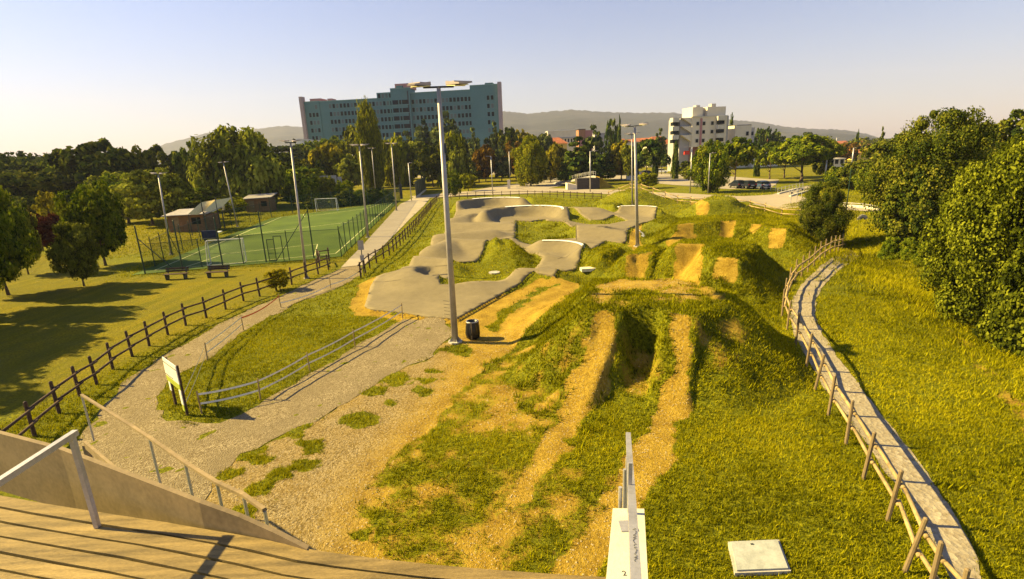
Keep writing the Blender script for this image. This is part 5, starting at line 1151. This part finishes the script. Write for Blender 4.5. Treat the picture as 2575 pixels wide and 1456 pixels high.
# ------------------------------------------------------------------ hospital
zl, zr = 264., 252.; pa, pb = col(789, zl), col(1262, zr); ex = np.array([pb[0] - pa[0], zr - zl]); LW = np.linalg.norm(ex)
HR = thing('hospital', (pa[0], pa[1], 0), math.atan2(ex[1], ex[0]), 'long teal hospital slab with many small windows on the skyline', 'hospital')
def sx(cx): t_ = (cx - 275) / 1985.0; return LW * t_ * zl / (zr * (1 - t_) + zl * t_)
def zz(cx, cy):   # height from the survey crop
    s_ = sx(cx) / LW; Y = zl + (zr - zl) * s_; x = pa[0] + (pb[0] - pa[0]) * s_; return topz(x, Y, 172.4 + .2455 * cy)
dp = 8; RZ = zz(1560, 272); RL = zz(600, 330)
for x0, x1, zt, y0, nm, mt in [(275, 430, zz(350, 343), 0, 'left_block', M_TEAL), (430, 1020, zz(560, 334), .35, 'main_block', M_TEAL), (1020, 1172, zz(1100, 252), .36, 'raised_block', M_TEAL), (1172, 1365, zz(1270, 208), -1.2, 'tower', M_TEAL), (1365, 1970, zz(1700, 235), .35, 'main_block', M_TEAL), (1970, 2255, zz(2100, 172), 0, 'right_block', M_TEAL)]:
    MB().box(sx(x0) + .01, y0, -1, sx(x1), dp, zt).build(nm, mt, HR)
    MB().box(sx(x0) + .01, y0 - .12, zt + .002, sx(x1), dp, zt + .35).build('parapet', M_TEALL, HR)
MB().box(sx(2125), -.1, zz(2160, 165), sx(2205), dp, zz(2165, 145)).build('roof_block', M_TEAL, HR)
MB().box(sx(320), 2, zz(370, 343), sx(430), 9, zz(380, 303)).build('roof_block', M_PINK, HR); MB().box(sx(500), 2, zz(520, 336), sx(545), 7, zz(520, 303)).build('roof_block', M_PINK, HR)
MB().box(sx(1208), 1, zz(1270, 208), sx(1375), 9, zz(1290, 150)).build('plant_room', M_PINK, HR); MB().tube((sx(1375), 3, zz(1290, 150)), (sx(1375), 3, zz(1375, 90)), .12, .05, 6).build('aerial', M_STEEL, HR)
MB().box(sx(1235), -1.1, zz(1270, 208), sx(1290), 4, zz(1262, 178)).build('roof_block', M_TEAL, HR)
for x0, x1, zt in [(245, 277, zz(275, 290)), (2256, 2290, zz(2270, 138))]:
    MB().box(sx(x0), -1.4, -1, sx(x1), 1.5, zt).build('end_fin', M_FIN, HR)
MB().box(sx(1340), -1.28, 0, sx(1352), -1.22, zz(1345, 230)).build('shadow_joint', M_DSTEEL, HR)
ROWS = [zz(1160, 352) - 3.58 * k for k in range(8)]
wm = MB().box(-.6, 0, -.95, .6, .1, .95).mesh('window', M_GLASSD); bm_ = MB().box(-.6, 0, -.95, .6, .1, .95).mesh('window', M_BLIND)
fmb = MB(); fmb.box(-.7, -.04, .95, .7, .05, 1.05); fmb.box(-.7, -.04, -1.05, .7, .05, -.95); fmb.box(-.7, -.04, -.95, -.6, .05, .95); fmb.box(.6, -.04, -.95, .7, .05, .95); fme = fmb.mesh('frame', M_TEALL)
def hw(cx, z, y):
    me_ = wm if rnd.random() < .74 else bm_; o = linkmesh('window', me_, HR, (sx(cx), y - .07, z)); linkmesh('frame', fme, o)
for k, z in enumerate(ROWS[:7]):
    for i in range(18): hw(537 + (1165 - 537) * i / 17, z, .35)
    for i in range(17): hw(1383 + (2000 - 1383) * i / 16, z, .35)
    if k: 
        for i in range(3): hw(328 + 36 * i, z, 0)
    elif k == 0: hw(396, z, 0)
    for i in range(2): hw(2152 + 42 * i, z, 0)
    for x0, x1, nm in ((1186, 1243, 'wide_window'), (1254, 1273, 'stair_window'), (1283, 1343, 'wide_window')):
        MB().box(sx(x0), -1.3, z - .95, sx(x1), -1.15, z + .95).build(nm, M_GLASSD, HR)
    MB().box(sx(1180), -1.36, z - 1.35, sx(1350), -1.2, z - 1.1).build('sill_band', M_TEALL, HR)
for i in range(4): hw(1045 + 38 * i, zz(1100, 278), .36)
# ------------------------------------------------------------------ white apartment block
Y = 185.; p = col(1724, Y); s_ = pscale(p[0], Y); AR = thing('apartment_block', (p[0], Y, 0), .16, 'white stepped apartment block with balconies and penthouse right of the hill', 'apartment block')
def AX(cx): return (1647.7 + .1184 * cx - 1724) * s_ / math.cos(.30) * 1.0
def AZ(cy): return topz(p[0], Y, 249 + .1184 * cy)
zr_ = AZ(390); x0, x1 = AX(645), AX(1485); g = AZ(1025)
MB().box(AX(740), 0, g, x1, 14, zr_).build('front_wall', M_CREAM, AR)
MB().box(AX(530), 1.6, 0, AX(740) - .01, 9, zr_ - .1).build('recessed_wall', M_GREYW, AR)
for k in range(3):
    zt, zb2 = AZ(395 + 185 * k), AZ(565 + 185 * k); mb = MB(); mb.add([(AX(530), .2, zt), (AX(740), .2, zt - 0), (AX(740), .2, AZ(540 + 185 * k)), (AX(530), 1.6, zt), (AX(740), 1.6, zt), (AX(740), 1.6, AZ(540 + 185 * k))], [(0, 2, 1), (3, 4, 5), (0, 3, 5, 2), (0, 1, 4, 3), (1, 2, 5, 4)]); mb.build('stair_wing_wall', M_CREAM, AR)
    for bx0, bx1, y0 in ((340, 480, .4), (1245, 1405, -1.4)):
        MB().box(AX(bx0), y0, AZ(480 + 185 * k), AX(bx1), y0 + 2.4, AZ(388 + 185 * k)).build('balcony', M_WALLW, AR); MB().box(AX(bx0) + .3, y0 + .35, AZ(555 + 185 * k), AX(bx1) - .1, y0 + 2.3, AZ(483 + 185 * k)).build('balcony_recess', M_GLASSD, AR)
MB().box(AX(440), 2.9, 0, AX(530) - .01, 7, zr_ - .5).build('left_wall', M_GREYW, AR)
MB().box(x1 + .01, 1.5, 0, x1 + 1.6, 13, zr_ + .2).build('right_wall', M_GREYW, AR)
MB().box(AX(785), 1.5, zr_ + .003, AX(1000), 9, AZ(168)).build('penthouse', M_CREAM, AR); MB().box(AX(1005), 2.6, zr_ + .003, AX(1085), 9, AZ(185)).build('penthouse_recess', M_GREYW, AR); MB().box(AX(1090), 1.2, zr_ + .003, AX(1490), 9, AZ(172)).build('penthouse', M_CREAM, AR)
MB().box(AX(740) - .3, -.25, zr_ + .003, x1 + .3, 1.1, zr_ + .3).build('cornice', M_WALLW, AR)
MB().box(AX(1235), 3, AZ(172), AX(1330), 5, AZ(95)).build('chimney', M_GREYW, AR); MB().box(AX(900), 3, AZ(168), AX(985), 5, AZ(120)).build('chimney', M_GREYW, AR)
MB().box(AX(912), -.35, g + .01, AX(945), -.01, AZ(420)).build('downpipe_pilaster', M_PINK, AR)
wins(AR, AX(855), AX(855), 1, [AZ(530), AZ(712), AZ(895)], 1.0, 1.15, y=0, frame=M_WALLW); wins(AR, AX(990), AX(990), 1, [AZ(530), AZ(712), AZ(895)], 1.0, 1.15, y=0, frame=M_WALLW); wins(AR, AX(1170), AX(1170), 1, [AZ(530), AZ(712), AZ(895)], 1.0, 1.15, y=0, frame=M_WALLW)
MB().box(AX(760), 4, 0, x1, 12, g - .005).build('ground_floor', M_PINK, AR); 
for cx in (745, 905, 1100, 1300, 1470): MB().box(AX(cx), .1, 0, AX(cx) + .5, .6, g).build('pillar', M_CREAM, AR)
MB().box(AX(590), -.4, AZ(1180), AX(700), .1, AZ(1100)).build('shop_awning', M_RED, AR)
# annex
Y2 = 195.; p2 = col(1868, Y2); s2 = pscale(p2[0], Y2); AN = thing('apartment_annex', (p2[0], Y2, 0), .18, 'lower cream annex right of the white apartment block', 'building')
MB().box(-28 * s2, 0, 0, 16 * s2, 11, topz(p2[0], Y2, 315)).build('wall', M_CREAM, AN); MB().box(16 * s2 + .01, 1.0, 0, 30 * s2, 11, topz(p2[0], Y2, 321)).build('side_wall', M_GREYW, AN); MB().box(-20 * s2, 1, topz(p2[0], Y2, 315) + .003, 20 * s2, 9, topz(p2[0], Y2, 313)).build('roof', M_DSTEEL, AN)
wins(AN, 5 * s2, 5 * s2, 1, [topz(p2[0], Y2, 336), topz(p2[0], Y2, 357.5)], 1.1, 1.4, y=0, frame=M_WALLW); wins(AN, 24 * s2, 24 * s2, 1, [topz(p2[0], Y2, 336)], .8, 1.3, y=1.0)
MB().box(16 * s2, -1.5, 0, 90 * s2, .9, topz(p2[0], Y2, 368)).build('low_wing', M_CREAM, AN)
# ------------------------------------------------------------------ foot bridge ramp
BZ = 118.; a = at(1392, 463); b = col(1498, BZ, 2.8); c = col(1560, BZ + 6, 2.6); BR = thing('foot_bridge', (a[0], a[1], 0), 0, 'concrete ramp bridge with white railing posts beyond the pump track', 'bridge')
mb = MB(); V = []; n = 10
for i in range(n + 1):
    t_ = i / n; q = a + (b - a) * t_; z_ = .12 + 2.7 * t_ ** .9
    V += [(q[0] - a[0], q[1] - a[1], z_), (q[0] - a[0], q[1] - a[1] + 3.2, z_), (q[0] - a[0], q[1] - a[1], z_ - .45), (q[0] - a[0], q[1] - a[1] + 3.2, z_ - .45)]
mb.add(V, [f for i in range(n) for f in [(4 * i, 4 * i + 4, 4 * i + 5, 4 * i + 1), (4 * i + 2, 4 * i + 3, 4 * i + 7, 4 * i + 6), (4 * i, 4 * i + 2, 4 * i + 6, 4 * i + 4), (4 * i + 1, 4 * i + 5, 4 * i + 7, 4 * i + 3)]]); mb.build('deck', M_CONC, BR)
ab = col(1452, BZ - 1, 0); MB().box(ab[0] - a[0], BZ - a[1] - .5, -.1, b[0] - a[0] + .8, BZ - a[1] + 3.4, 2.42).build('abutment', simple('dark_abutment', (.07, .06, .05), .9), BR)
MB().hexa([(ab[0] - a[0] - 2.2, BZ - a[1] - .6, -.1), (ab[0] - a[0] - .02, BZ - a[1] - .6, -.1), (ab[0] - a[0] - .02, BZ - a[1] + 3, -.1), (ab[0] - a[0] - 2.2, BZ - a[1] + 3, -.1), (ab[0] - a[0] - 2.2, BZ - a[1] - .6, 1.5), (ab[0] - a[0] - .02, BZ - a[1] - .6, 1.0), (ab[0] - a[0] - .02, BZ - a[1] + 3, 1.0), (ab[0] - a[0] - 2.2, BZ - a[1] + 3, 1.5)]).build('cream_block', M_CREAM, BR)
MB().hexa([(b[0] - a[0] + .8, BZ - a[1] - .4, 0), (b[0] - a[0] + 4.5, BZ - a[1] + 1, 0), (b[0] - a[0] + 4.5, BZ - a[1] + 6, 0), (b[0] - a[0] + .8, BZ - a[1] + 4, 0), (b[0] - a[0] + .8, BZ - a[1] - .4, 2.6), (b[0] - a[0] + 1.2, BZ - a[1] + 1, 2.4), (b[0] - a[0] + 1.2, BZ - a[1] + 6, 2.4), (b[0] - a[0] + .8, BZ - a[1] + 4, 2.6)]).build('earth_bank', M_GROUND, BR)
for sd in (0.05, 3.1):
    P_ = []
    for i in range(n + 1):
        t_ = i / n; q = a + (b - a) * t_; z_ = .12 + 2.7 * t_ ** .9; P_.append((q[0] - a[0], q[1] - a[1] + sd, z_))
        MB().tube(P_[-1], (P_[-1][0], P_[-1][1], z_ + 1.0), .05, .04, 6).build('railing_post', M_STEEL, BR)
    mb = MB(); mb.path([(x, y, z + .95) for x, y, z in P_], .03); mb.path([(x, y, z + .6) for x, y, z in P_], .02); mb.build('handrail', M_STEEL, BR)
# park railings and kerbs
def railing(pts, label, h=1.0, step=1.6, kerb=True, name='railing', mat=M_STEEL):
    pts = resample([tuple(at(a, b)[:2]) for a, b in pts], step); root = thing(name, (pts[0][0], pts[0][1], hz(*pts[0])), 0, label, 'railing'); o = Vector(root.location); B_ = [Vector((x, y, hz(x, y))) - o for x, y in pts]
    for b in B_: MB().tube(b, b + Vector((0, 0, h + .1)), .045, .04, 6).build('post', mat, root)
    mb = MB(); mb.path([b + Vector((0, 0, h)) for b in B_], .035); mb.path([b + Vector((0, 0, h * .55)) for b in B_], .025); mb.build('rail', mat, root)
    if kerb:
        mb = MB(); [mb.beam(p_ + Vector((0, -.25, .12)), q_ + Vector((0, -.25, .12)), .3, .3) for p_, q_ in zip(B_, B_[1:])]; mb.build('kerb', M_WALLW, root)
railing([(1300, 470), (1340, 463), (1388, 453)], 'white post railing leading up to the foot bridge', kerb=False)
railing([(1955, 489), (2018, 476)], 'pale railing on a kerb left of the road fork'); railing([(1984, 496), (2044, 483)], 'pale railing on a kerb at the underpass wall'); railing([(1893, 474), (1925, 478), (1950, 481)], 'grey railing right of the three dark cars', kerb=False, mat=M_STEEL)
railing([(2112, 525), (2165, 531), (2206, 540)], 'pale kerb railing in front of the tree mass on the right', h=.5); railing([(1300, 478), (1330, 475)], 'short railing by the broad poplar', h=.7, kerb=False, mat=M_STEEL)
p = at(2168, 556); o = MB(); 
for k in range(10): a0, a1 = math.pi * k / 10, math.pi * (k + 1) / 10; o.beam((.38 * math.cos(a0), 0, .38 * math.sin(a0)), (.38 * math.cos(a1), 0, .38 * math.sin(a1)), .4, .08, up=(0, 1, 0))
o = o.build('culvert_arch', M_CONC); o.location = (p[0], p[1], hz(p[0], p[1])); tag(o, 'small concrete culvert arch in the grass below the kerb railing', 'culvert')
for (a_, b_, t_, lb, mt) in [((1865 + 150, 498), 470, 0, 'blue road sign on a thin pole at the road fork', M_NAVY), ((2003, 521 - 12), 474, 0, 'second thin sign pole at the road fork', M_STEEL), ((1988, 510), 486 - 8, 0, 'short blue sign pole on the verge', M_NAVY)]:
    p = at(*a_); h_ = topz(p[0], p[1], b_); root = thing('road_sign', (p[0], p[1], 0), 0, lb, 'road sign'); MB().tube((0, 0, 0), (0, 0, h_), .05).build('pole', M_STEEL, root); MB().prism([(.14 * math.cos(k * .785), .14 * math.sin(k * .785)) for k in range(8)], -.02, .02).build('sign_plate', mt, root).location = (0, -.08, h_ - .4); root.children[-1].rotation_euler = (math.pi / 2, 0, 0)
# grey info sign beside the fence start
p = at(916, 694); root = thing('path_sign', (p[0], p[1], hz(p[0], p[1])), 0, 'grey notice plates on a post at the start of the pump track fence', 'sign'); MB().tube((0, 0, 0), (0, 0, 2.75), .035).build('pole', M_DSTEEL, root); MB().box(-.2, -.06, 2.0, .22, -.035, 2.7).build('sign_plate', M_POLE, root); MB().box(-.14, -.06, 1.2, .16, -.035, 1.6).build('sign_plate', M_POLE, root)
# white container and stones on the verge
p = at(1594, 452); o = MB().box(-1.9, 0, 0, 1.9, 2, 2.0).build('white_container', M_WHITE); o.location = (p[0], p[1], 0); o.rotation_euler = (0, 0, -.1); tag(o, 'white box container at the left end of the parking', 'container')
for i_, (a_, b_, w_, t_, lb) in enumerate([(1280, 475, .35, 452, 'tall pale stone slab on the far lawn'), (1489, 473, 1.0, 469, 'low stone by the plaza')]):
    p = at(a_, b_); o = MB().box(-w_, -.2, 0, w_, .3, max(.5, topz(p[0], p[1], t_))).build('stone_slab', M_CREAM); o.location = (p[0], p[1], 0); tag(o, lb, 'stone')
# ------------------------------------------------------------------ cars
def paint(name, c): return simple('car_' + name, c, .3, .2, var=.05, spec=.6)
P_BLACK, P_SILV, P_WHITE2, P_BLUE, P_REDC = paint('black', (.018, .02, .028)), paint('silver', (.42, .43, .44)), paint('white', (.72, .72, .70)), paint('blue', (.05, .08, .16)), paint('red', (.35, .04, .03))
M_TYRE = simple('tyre', (.015, .015, .015), .8); M_RIM = simple('rim', (.4, .4, .4), .4, .6); M_TAIL = simple('tail_light', (.35, .02, .01), .3); M_HEADL = simple('head_light', (.75, .75, .7), .2); M_PLATE = simple('number_plate', (.7, .7, .66), .5)
def car(px, py, rz, paintm, label, tall=0):
    p = at(px, py); root = thing('parked_car', (p[0], p[1], .05), rz, label, 'car', 'parked cars')
    prof = [(-2.05, .35), (-2.1, .75), (-1.95, .98), (-1.0, 1.02 + tall), (1.1, .98), (1.95, .80), (2.1, .6), (2.08, .32)]
    def loft(prof, w0, w1): 
        n = len(prof); zs_ = [z for _, z in prof]; zm, zM = min(zs_), max(zs_); ww = [w0 + (w1 - w0) * (z - zm) / (zM - zm) for z in zs_]
        V = [(x, -w_, z) for (x, z), w_ in zip(prof, ww)] + [(x, w_, z) for (x, z), w_ in zip(prof, ww)]
        return MB().add(V, [tuple(range(n))[::-1], tuple(range(n, 2 * n))] + [(i, (i + 1) % n, n + (i + 1) % n, n + i) for i in range(n)])
    body = loft(prof, .90, .80).build('body', paintm, root)
    loft([(-1.95, .98), (-1.55, 1.42), (-.9, 1.52), (.35, 1.50), (1.15, .98)], .80, .62).build('windows', M_GLASSD, root)
    loft([(-1.5, 1.47), (-.9, 1.545), (.3, 1.525), (.45, 1.46)], .655, .60).build('roof', paintm, root)
    MB().box(-2.14, -.84, .38, -2.02, .84, .58).build('bumper', M_TYRE, root); MB().box(-2.13, -.28, .62, -2.09, .28, .74).build('number_plate', M_PLATE, root)
    for s_ in (-1, 1):
        MB().box(-2.13, s_ * .70 - .12, .76, -2.03, s_ * .70 + .12, .92).build('tail_light', M_TAIL, root); MB().box(2.02, s_ * .62 - .16, .62, 2.12, s_ * .62 + .16, .76).build('headlight', M_HEADL, root)
        for x in (-1.3, 1.3):
            w_ = MB().tube((x, s_ * .72, .32), (x, s_ * .93, .32), .33, .33, 14).build('wheel', M_TYRE, root); MB().tube((x, s_ * .925, .32), (x, s_ * .945, .32), .2, .2, 10).build('rim', M_RIM, w_)
    return root
hp = math.pi / 2
for a in [(1854, 473, hp + .05, P_BLACK, 'dark car leftmost of the three under the stone pine'), (1880, 474, hp, P_BLACK, 'dark car in the middle of the three on the parking edge'), (1914, 475, hp - .05, P_BLUE, 'dark car rightmost of the three by the grey railing'),
          (1663, 436, -.3, P_WHITE2, 'white car on the parking between two cypresses'), (1757, 447, hp, P_WHITE2, 'white car behind the leafy verge tree'), (1600, 444, .1, P_BLACK, 'dark car behind the white container'), (1628, 441, .1, P_BLACK, 'dark car right of the white container'),
          (1411, 437, .15, P_BLACK, 'black car beside the big blue green cedar'), (1396, 434, .1, P_SILV, 'silver car left of the black car by the cedar'), (1312, 435, .1, P_SILV, 'silver car partly hidden by the broad poplar'), (1290, 437, .05, P_SILV, 'grey car third from the broad poplar in the far row'), (1268, 438, .05, P_WHITE2, 'white estate car in the far row below the tall lamp'),
          (1248, 436, hp, P_BLACK, 'black car in the far row left of the tall lamp'), (1228, 438, .05, P_BLACK, 'black car in the far row below the orange tree'), (1206, 439, hp, P_SILV, 'silver car at the left end of the far row'), (1190, 441, .1, P_BLACK, 'dark car under the narrow cedar'),
          (822, 445, hp, P_WHITE2, 'white van like car half hidden left of the far poles'), (862, 447, .2, P_WHITE2, 'pale car between the far floodlight poles'), (958 - 6, 447, hp, P_WHITE2, 'white car just right of the poplar trunk'), (1742, 440, hp, P_REDC, 'red car below the apartment block')]:
    car(*a)
# ------------------------------------------------------------------ start deck with planks, parapet and hand rails
DZ = 5.3
edge = [(-60, 1235), (120, 1268), (300, 1296), (420, 1313), (500, 1327), (580, 1341), (660, 1356), (770, 1380), (870, 1394), (960, 1405), (1100, 1421), (1250, 1434), (1400, 1444), (1540, 1451)]
E_ = [at(a, b, DZ)[:2] for a, b in edge]; E_.append(E_[-1] + (E_[-1] - E_[-2]) * .2)
DK = thing('start_deck', (E_[7][0], E_[7][1], 0), 0, 'wooden plank start deck along the bottom of the photo', 'deck'); ox, oy = E_[7]
PW, GAP = .128, .024
for r_i in range(13):
    off = r_i * (PW + GAP); V = []
    for i, e in enumerate(E_):
        a_ = E_[max(0, i - 1)]; b_ = E_[min(len(E_) - 1, i + 1)]; d = (b_ - a_) / np.linalg.norm(b_ - a_); nn_ = np.array([d[1], -d[0]])
        dz = (.012 * math.sin(i * 1.3 + r_i * 2.1)) * .3; q0 = e + nn_ * off; q1 = e + nn_ * (off + PW)
        for q, z in ((q0, DZ + dz), (q1, DZ + dz), (q1, DZ + dz - .035), (q0, DZ + dz - .035)): V.append((q[0] - ox, q[1] - oy, z))
    n_ = len(E_); F_ = []
    for i in range(n_ - 1):
        for k in range(4): F_.append((4 * i + k, 4 * i + (k + 1) % 4, 4 * i + 4 + (k + 1) % 4, 4 * i + 4 + k))
    F_ += [(0, 3, 2, 1), (4 * n_ - 4, 4 * n_ - 3, 4 * n_ - 2, 4 * n_ - 1)]
    MB().add(V, F_).build('plank', M_PLANK, DK)
# joists and legs
mb = MB()
for i in range(0, len(E_), 2):
    e = E_[i]; a_ = E_[max(0, i - 1)]; b_ = E_[min(len(E_) - 1, i + 1)]; d = (b_ - a_) / np.linalg.norm(b_ - a_); nn_ = np.array([d[1], -d[0]]); q = e + nn_ * 1.95
    mb.beam((e[0] - ox + nn_[0] * .06, e[1] - oy + nn_[1] * .06, DZ - .13), (q[0] - ox, q[1] - oy, DZ - .13), .06, .16); f0 = e + nn_ * .25
    mb.beam((f0[0] - ox, f0[1] - oy, -.2), (f0[0] - ox, f0[1] - oy, DZ - .21), .14, .14, up=(0, 1, 0))
mb.build('joist_frame', M_BEAM, DK)
# guard rail at the left side of the deck (it throws the dark bar over the planks)
q = at(548, 1392, DZ); gx, gy = q[0] - .95 / math.tan(SUN_EL), q[1]; GR = thing('deck_guard_rail', (gx, gy, DZ), 0, 'steel guard rail standing on the left part of the plank deck', 'guard rail')
MB().beam((0, -1.6, .95), (0, .45, .95), .05, .05).build('rail', M_STEEL, GR)
for yy in (-1.5, .4): MB().box(-.02, yy - .02, 0, .02, yy + .02, .93).build('post', M_STEEL, GR)
# side beam
tb = [(-60, 1075), (150, 1130), (335, 1200), (500, 1264), (600, 1300), (700, 1345), (772, 1382)]; th_ = [.34, .31, .27, .235, .17, .08, .01]
V = []; nbt = len(tb)
for (a_, b_), t_ in zip(tb, th_):
    q = at(a_, b_, DZ + t_)
    dd = np.array([.0, .05]); V += [(q[0] - ox, q[1] - oy, DZ + t_), (q[0] - ox + dd[0], q[1] - oy + dd[1], DZ + t_), (q[0] - ox + dd[0], q[1] - oy + dd[1], DZ - .5), (q[0] - ox, q[1] - oy, DZ - .5)]
F_ = [(4 * i + k, 4 * i + 4 + k, 4 * i + 4 + (k + 1) % 4, 4 * i + (k + 1) % 4) for i in range(nbt - 1) for k in range(4)] + [(0, 1, 2, 3), (4 * nbt - 1, 4 * nbt - 2, 4 * nbt - 3, 4 * nbt - 4)]
MB().add(V, F_).build('side_board', M_BEAM, DK)
# stair hand rail on the left
hr = [(205, 993), (335, 1074), (375, 1100), (465, 1163), (545, 1213), (612, 1244), (665, 1282)]; hz_ = [3.2, 3.55, 3.65, 3.85, 4.0, 4.1, 4.2]
HP = [at(a, b, z) for (a, b), z in zip(hr, hz_)]; o0 = HP[0]; HRt = thing('stair_handrail', (o0[0], o0[1], 0), 0, 'brown topped steel handrail descending at the lower left', 'handrail')
for a_, b_ in zip(HP, HP[1:]): MB().beam(a_ - [o0[0], o0[1], 0], b_ - [o0[0], o0[1], 0], .055, .045).build('rail', M_BEAM, HRt)
for k in (0, 2, 3, 4, 5, 6): q = HP[k] - [o0[0], o0[1], 0]; MB().tube((q[0], q[1], q[2] - 1.25), (q[0], q[1], q[2] - .02), .022, .022, 8).build('post', M_STEEL, HRt)
P0, P6 = HP[0] - [o0[0], o0[1], 0], HP[6] - [o0[0], o0[1], 0]
mb = MB(); mb.beam((P0[0] - .15, P0[1] - .1, P0[2] - 1.3), (P6[0] - .15, P6[1] - .1, P6[2] - 1.3), .06, .2)
for k in (0, .5, 1.0): q = P0.lerp(P6, k) if hasattr(P0, 'lerp') else P0 + (P6 - P0) * k; mb.beam((q[0] - .15, q[1] - .1, -.1), (q[0] - .15, q[1] - .1, q[2] - 1.3), .1, .1, up=(0, 1, 0))
mb.build('stringer', M_BEAM, HRt)
# white parapet wall with steel rail
wl, wr_ = at(1541, 1278, DZ), at(1620, 1279, DZ); bl, br_ = at(1520, 1500, DZ), at(1632, 1500, DZ)
W0 = (wl + wr_) / 2; PWL = thing('parapet_wall', (W0[0], W0[1], 0), 0, 'white painted parapet wall end at the bottom centre right', 'wall')
def rel(q): return (q[0] - W0[0], q[1] - W0[1])
pl = [rel(bl), rel(br_), rel(wr_), rel(wl)]; MB().prism(pl, -.1, DZ).build('wall', M_WALLW, PWL)
mb = MB(); mb.box(-.13, -.30, DZ + .001, .01, -.17, DZ + .012); mb.build('base_plate', M_STEEL, PWL)
RL_ = thing('steel_guard_rail', (W0[0], W0[1], 0), 0, 'flat galvanised guard rail running over the white parapet end', 'guard rail')
t0 = at(1580, 1088, 4.9); t1 = at(1604, 1500, 6.1); m0 = at(1590, 1272, 5.9)
def r3(q): return (q[0] - W0[0], q[1] - W0[1], q[2])
pts_ = [r3(at(1580, 1088, 4.75)), r3(at(1590, 1262, 5.75)), r3(at(1603, 1520, 6.2))]
for a_, b_ in zip(pts_, pts_[1:]): MB().beam(a_, b_, .062, .012).build('rail', M_STEEL, RL_)
for a_, b_ in zip(pts_, pts_[1:]): q0, q1 = Vector(a_) - Vector((.03, 0, .02)), Vector(b_) - Vector((.03, 0, .02)); MB().beam(q0, q1, .008, .05).build('rail_edge', M_STEEL, RL_)
for (a_, z_, zt) in [((1577, 1150), 5.0, 0), ((1571, 1180), 5.2, 0), ((1560, 1225), 5.45, 0)]:
    q = r3(at(a_[0], a_[1], z_)); MB().tube((q[0], q[1], q[2] - 1.6), (q[0], q[1], q[2]), .018, .018, 8).build('post', M_STEEL, RL_)
q = r3(at(1587, 1290, 5.3)); MB().box(q[0] - .035, q[1] - .012, DZ + .012, q[0] + .0, q[1] + .012, 5.82).build('post', M_STEEL, RL_)
# black scribble and figure 2 on the rail and wall
cu = []
def scrib(chars, org, dx, dy, size, parent, mat, name='lettering'):
    c = bpy.data.curves.new(name, 'FONT'); c.body = chars; c.size = size; c.extrude = .0006; o = bpy.data.objects.new(name, c); COL.objects.link(o); o.location = org; o.rotation_euler = (dx, 0, dy)
    dg = bpy.context.evaluated_depsgraph_get(); me_ = bpy.data.meshes.new_from_object(o.evaluated_get(dg)); me_.materials.clear(); me_.materials.append(mat); bpy.data.objects.remove(o)
    ob = linkmesh(name, me_, parent, org, (dx, 0, dy)); return ob
A_, B_ = Vector(pts_[1]), Vector(pts_[2]); D_ = (B_ - A_).normalized(); N_ = D_.cross(Vector((1, 0, 0))).normalized(); N_ = N_ if N_.z > 0 else -N_; L_ = (B_ - A_).length; sq = []
for i in range(60): u = i / 59; sq.append(A_ + D_ * (L_ * (.36 + .34 * u) + .007 * math.sin(i * 1.15)) + Vector((.004 + .012 * math.sin(i * .95 + math.sin(i * .37) * 2) * (1 - .3 * u), 0, 0)) + N_ * .009)
MB().path(sq, .0016, 4).build('scribble', M_DSTEEL, RL_)
q = rel(at(1566, 1448, DZ)); scrib('2', (q[0], q[1], DZ + .002), 0, 0, .07, PWL, M_DSTEEL)
# metal cover in the grass
cpts = [at(a, b, .05)[:2] for a, b in [(1837, 1369), (1954, 1364), (1981, 1436), (1853, 1441)]]; c0 = sum(cpts) / 4
o = MB().prism([(q[0] - c0[0], q[1] - c0[1]) for q in cpts][::-1], -.1, .06).build('inspection_cover', M_COVER); o.location = (c0[0], c0[1], hz(*c0) + .06); tag(o, 'square grey inspection cover set in the grass at the bottom right', 'cover')
mb = MB(); mb.prism([((q[0] - c0[0]) * 1.1, (q[1] - c0[1]) * 1.1) for q in cpts][::-1], -.1, .022); f_ = mb.build('frame', M_CONC, o); MB().box(-.03, .27, .062, .03, .30, .075).build('lifting_lug', M_DSTEEL, o)

# stake fence at the far left
sp_ = resample([tuple(at(a, b)[:2]) for a, b in [(40, 690), (68, 668), (108, 634), (146, 604)]], 2.2); root = thing('stake_fence', (sp_[0][0], sp_[0][1], 0), 0, 'thin stake and wire fence running up the lawn left of the red tree', 'fence'); oo_ = Vector(root.location)
PB = [Vector((x, y, hz(x, y))) - oo_ for x, y in sp_]
for b in PB: linkmesh('post', post_mesh(1.3, .05, M_WOODD), root, b)
mb = MB(); mb.path([b + Vector((0, 0, 1.1)) for b in PB], .012, 4); mb.path([b + Vector((0, 0, .6)) for b in PB], .012, 4); mb.build('wire', M_DSTEEL, root)
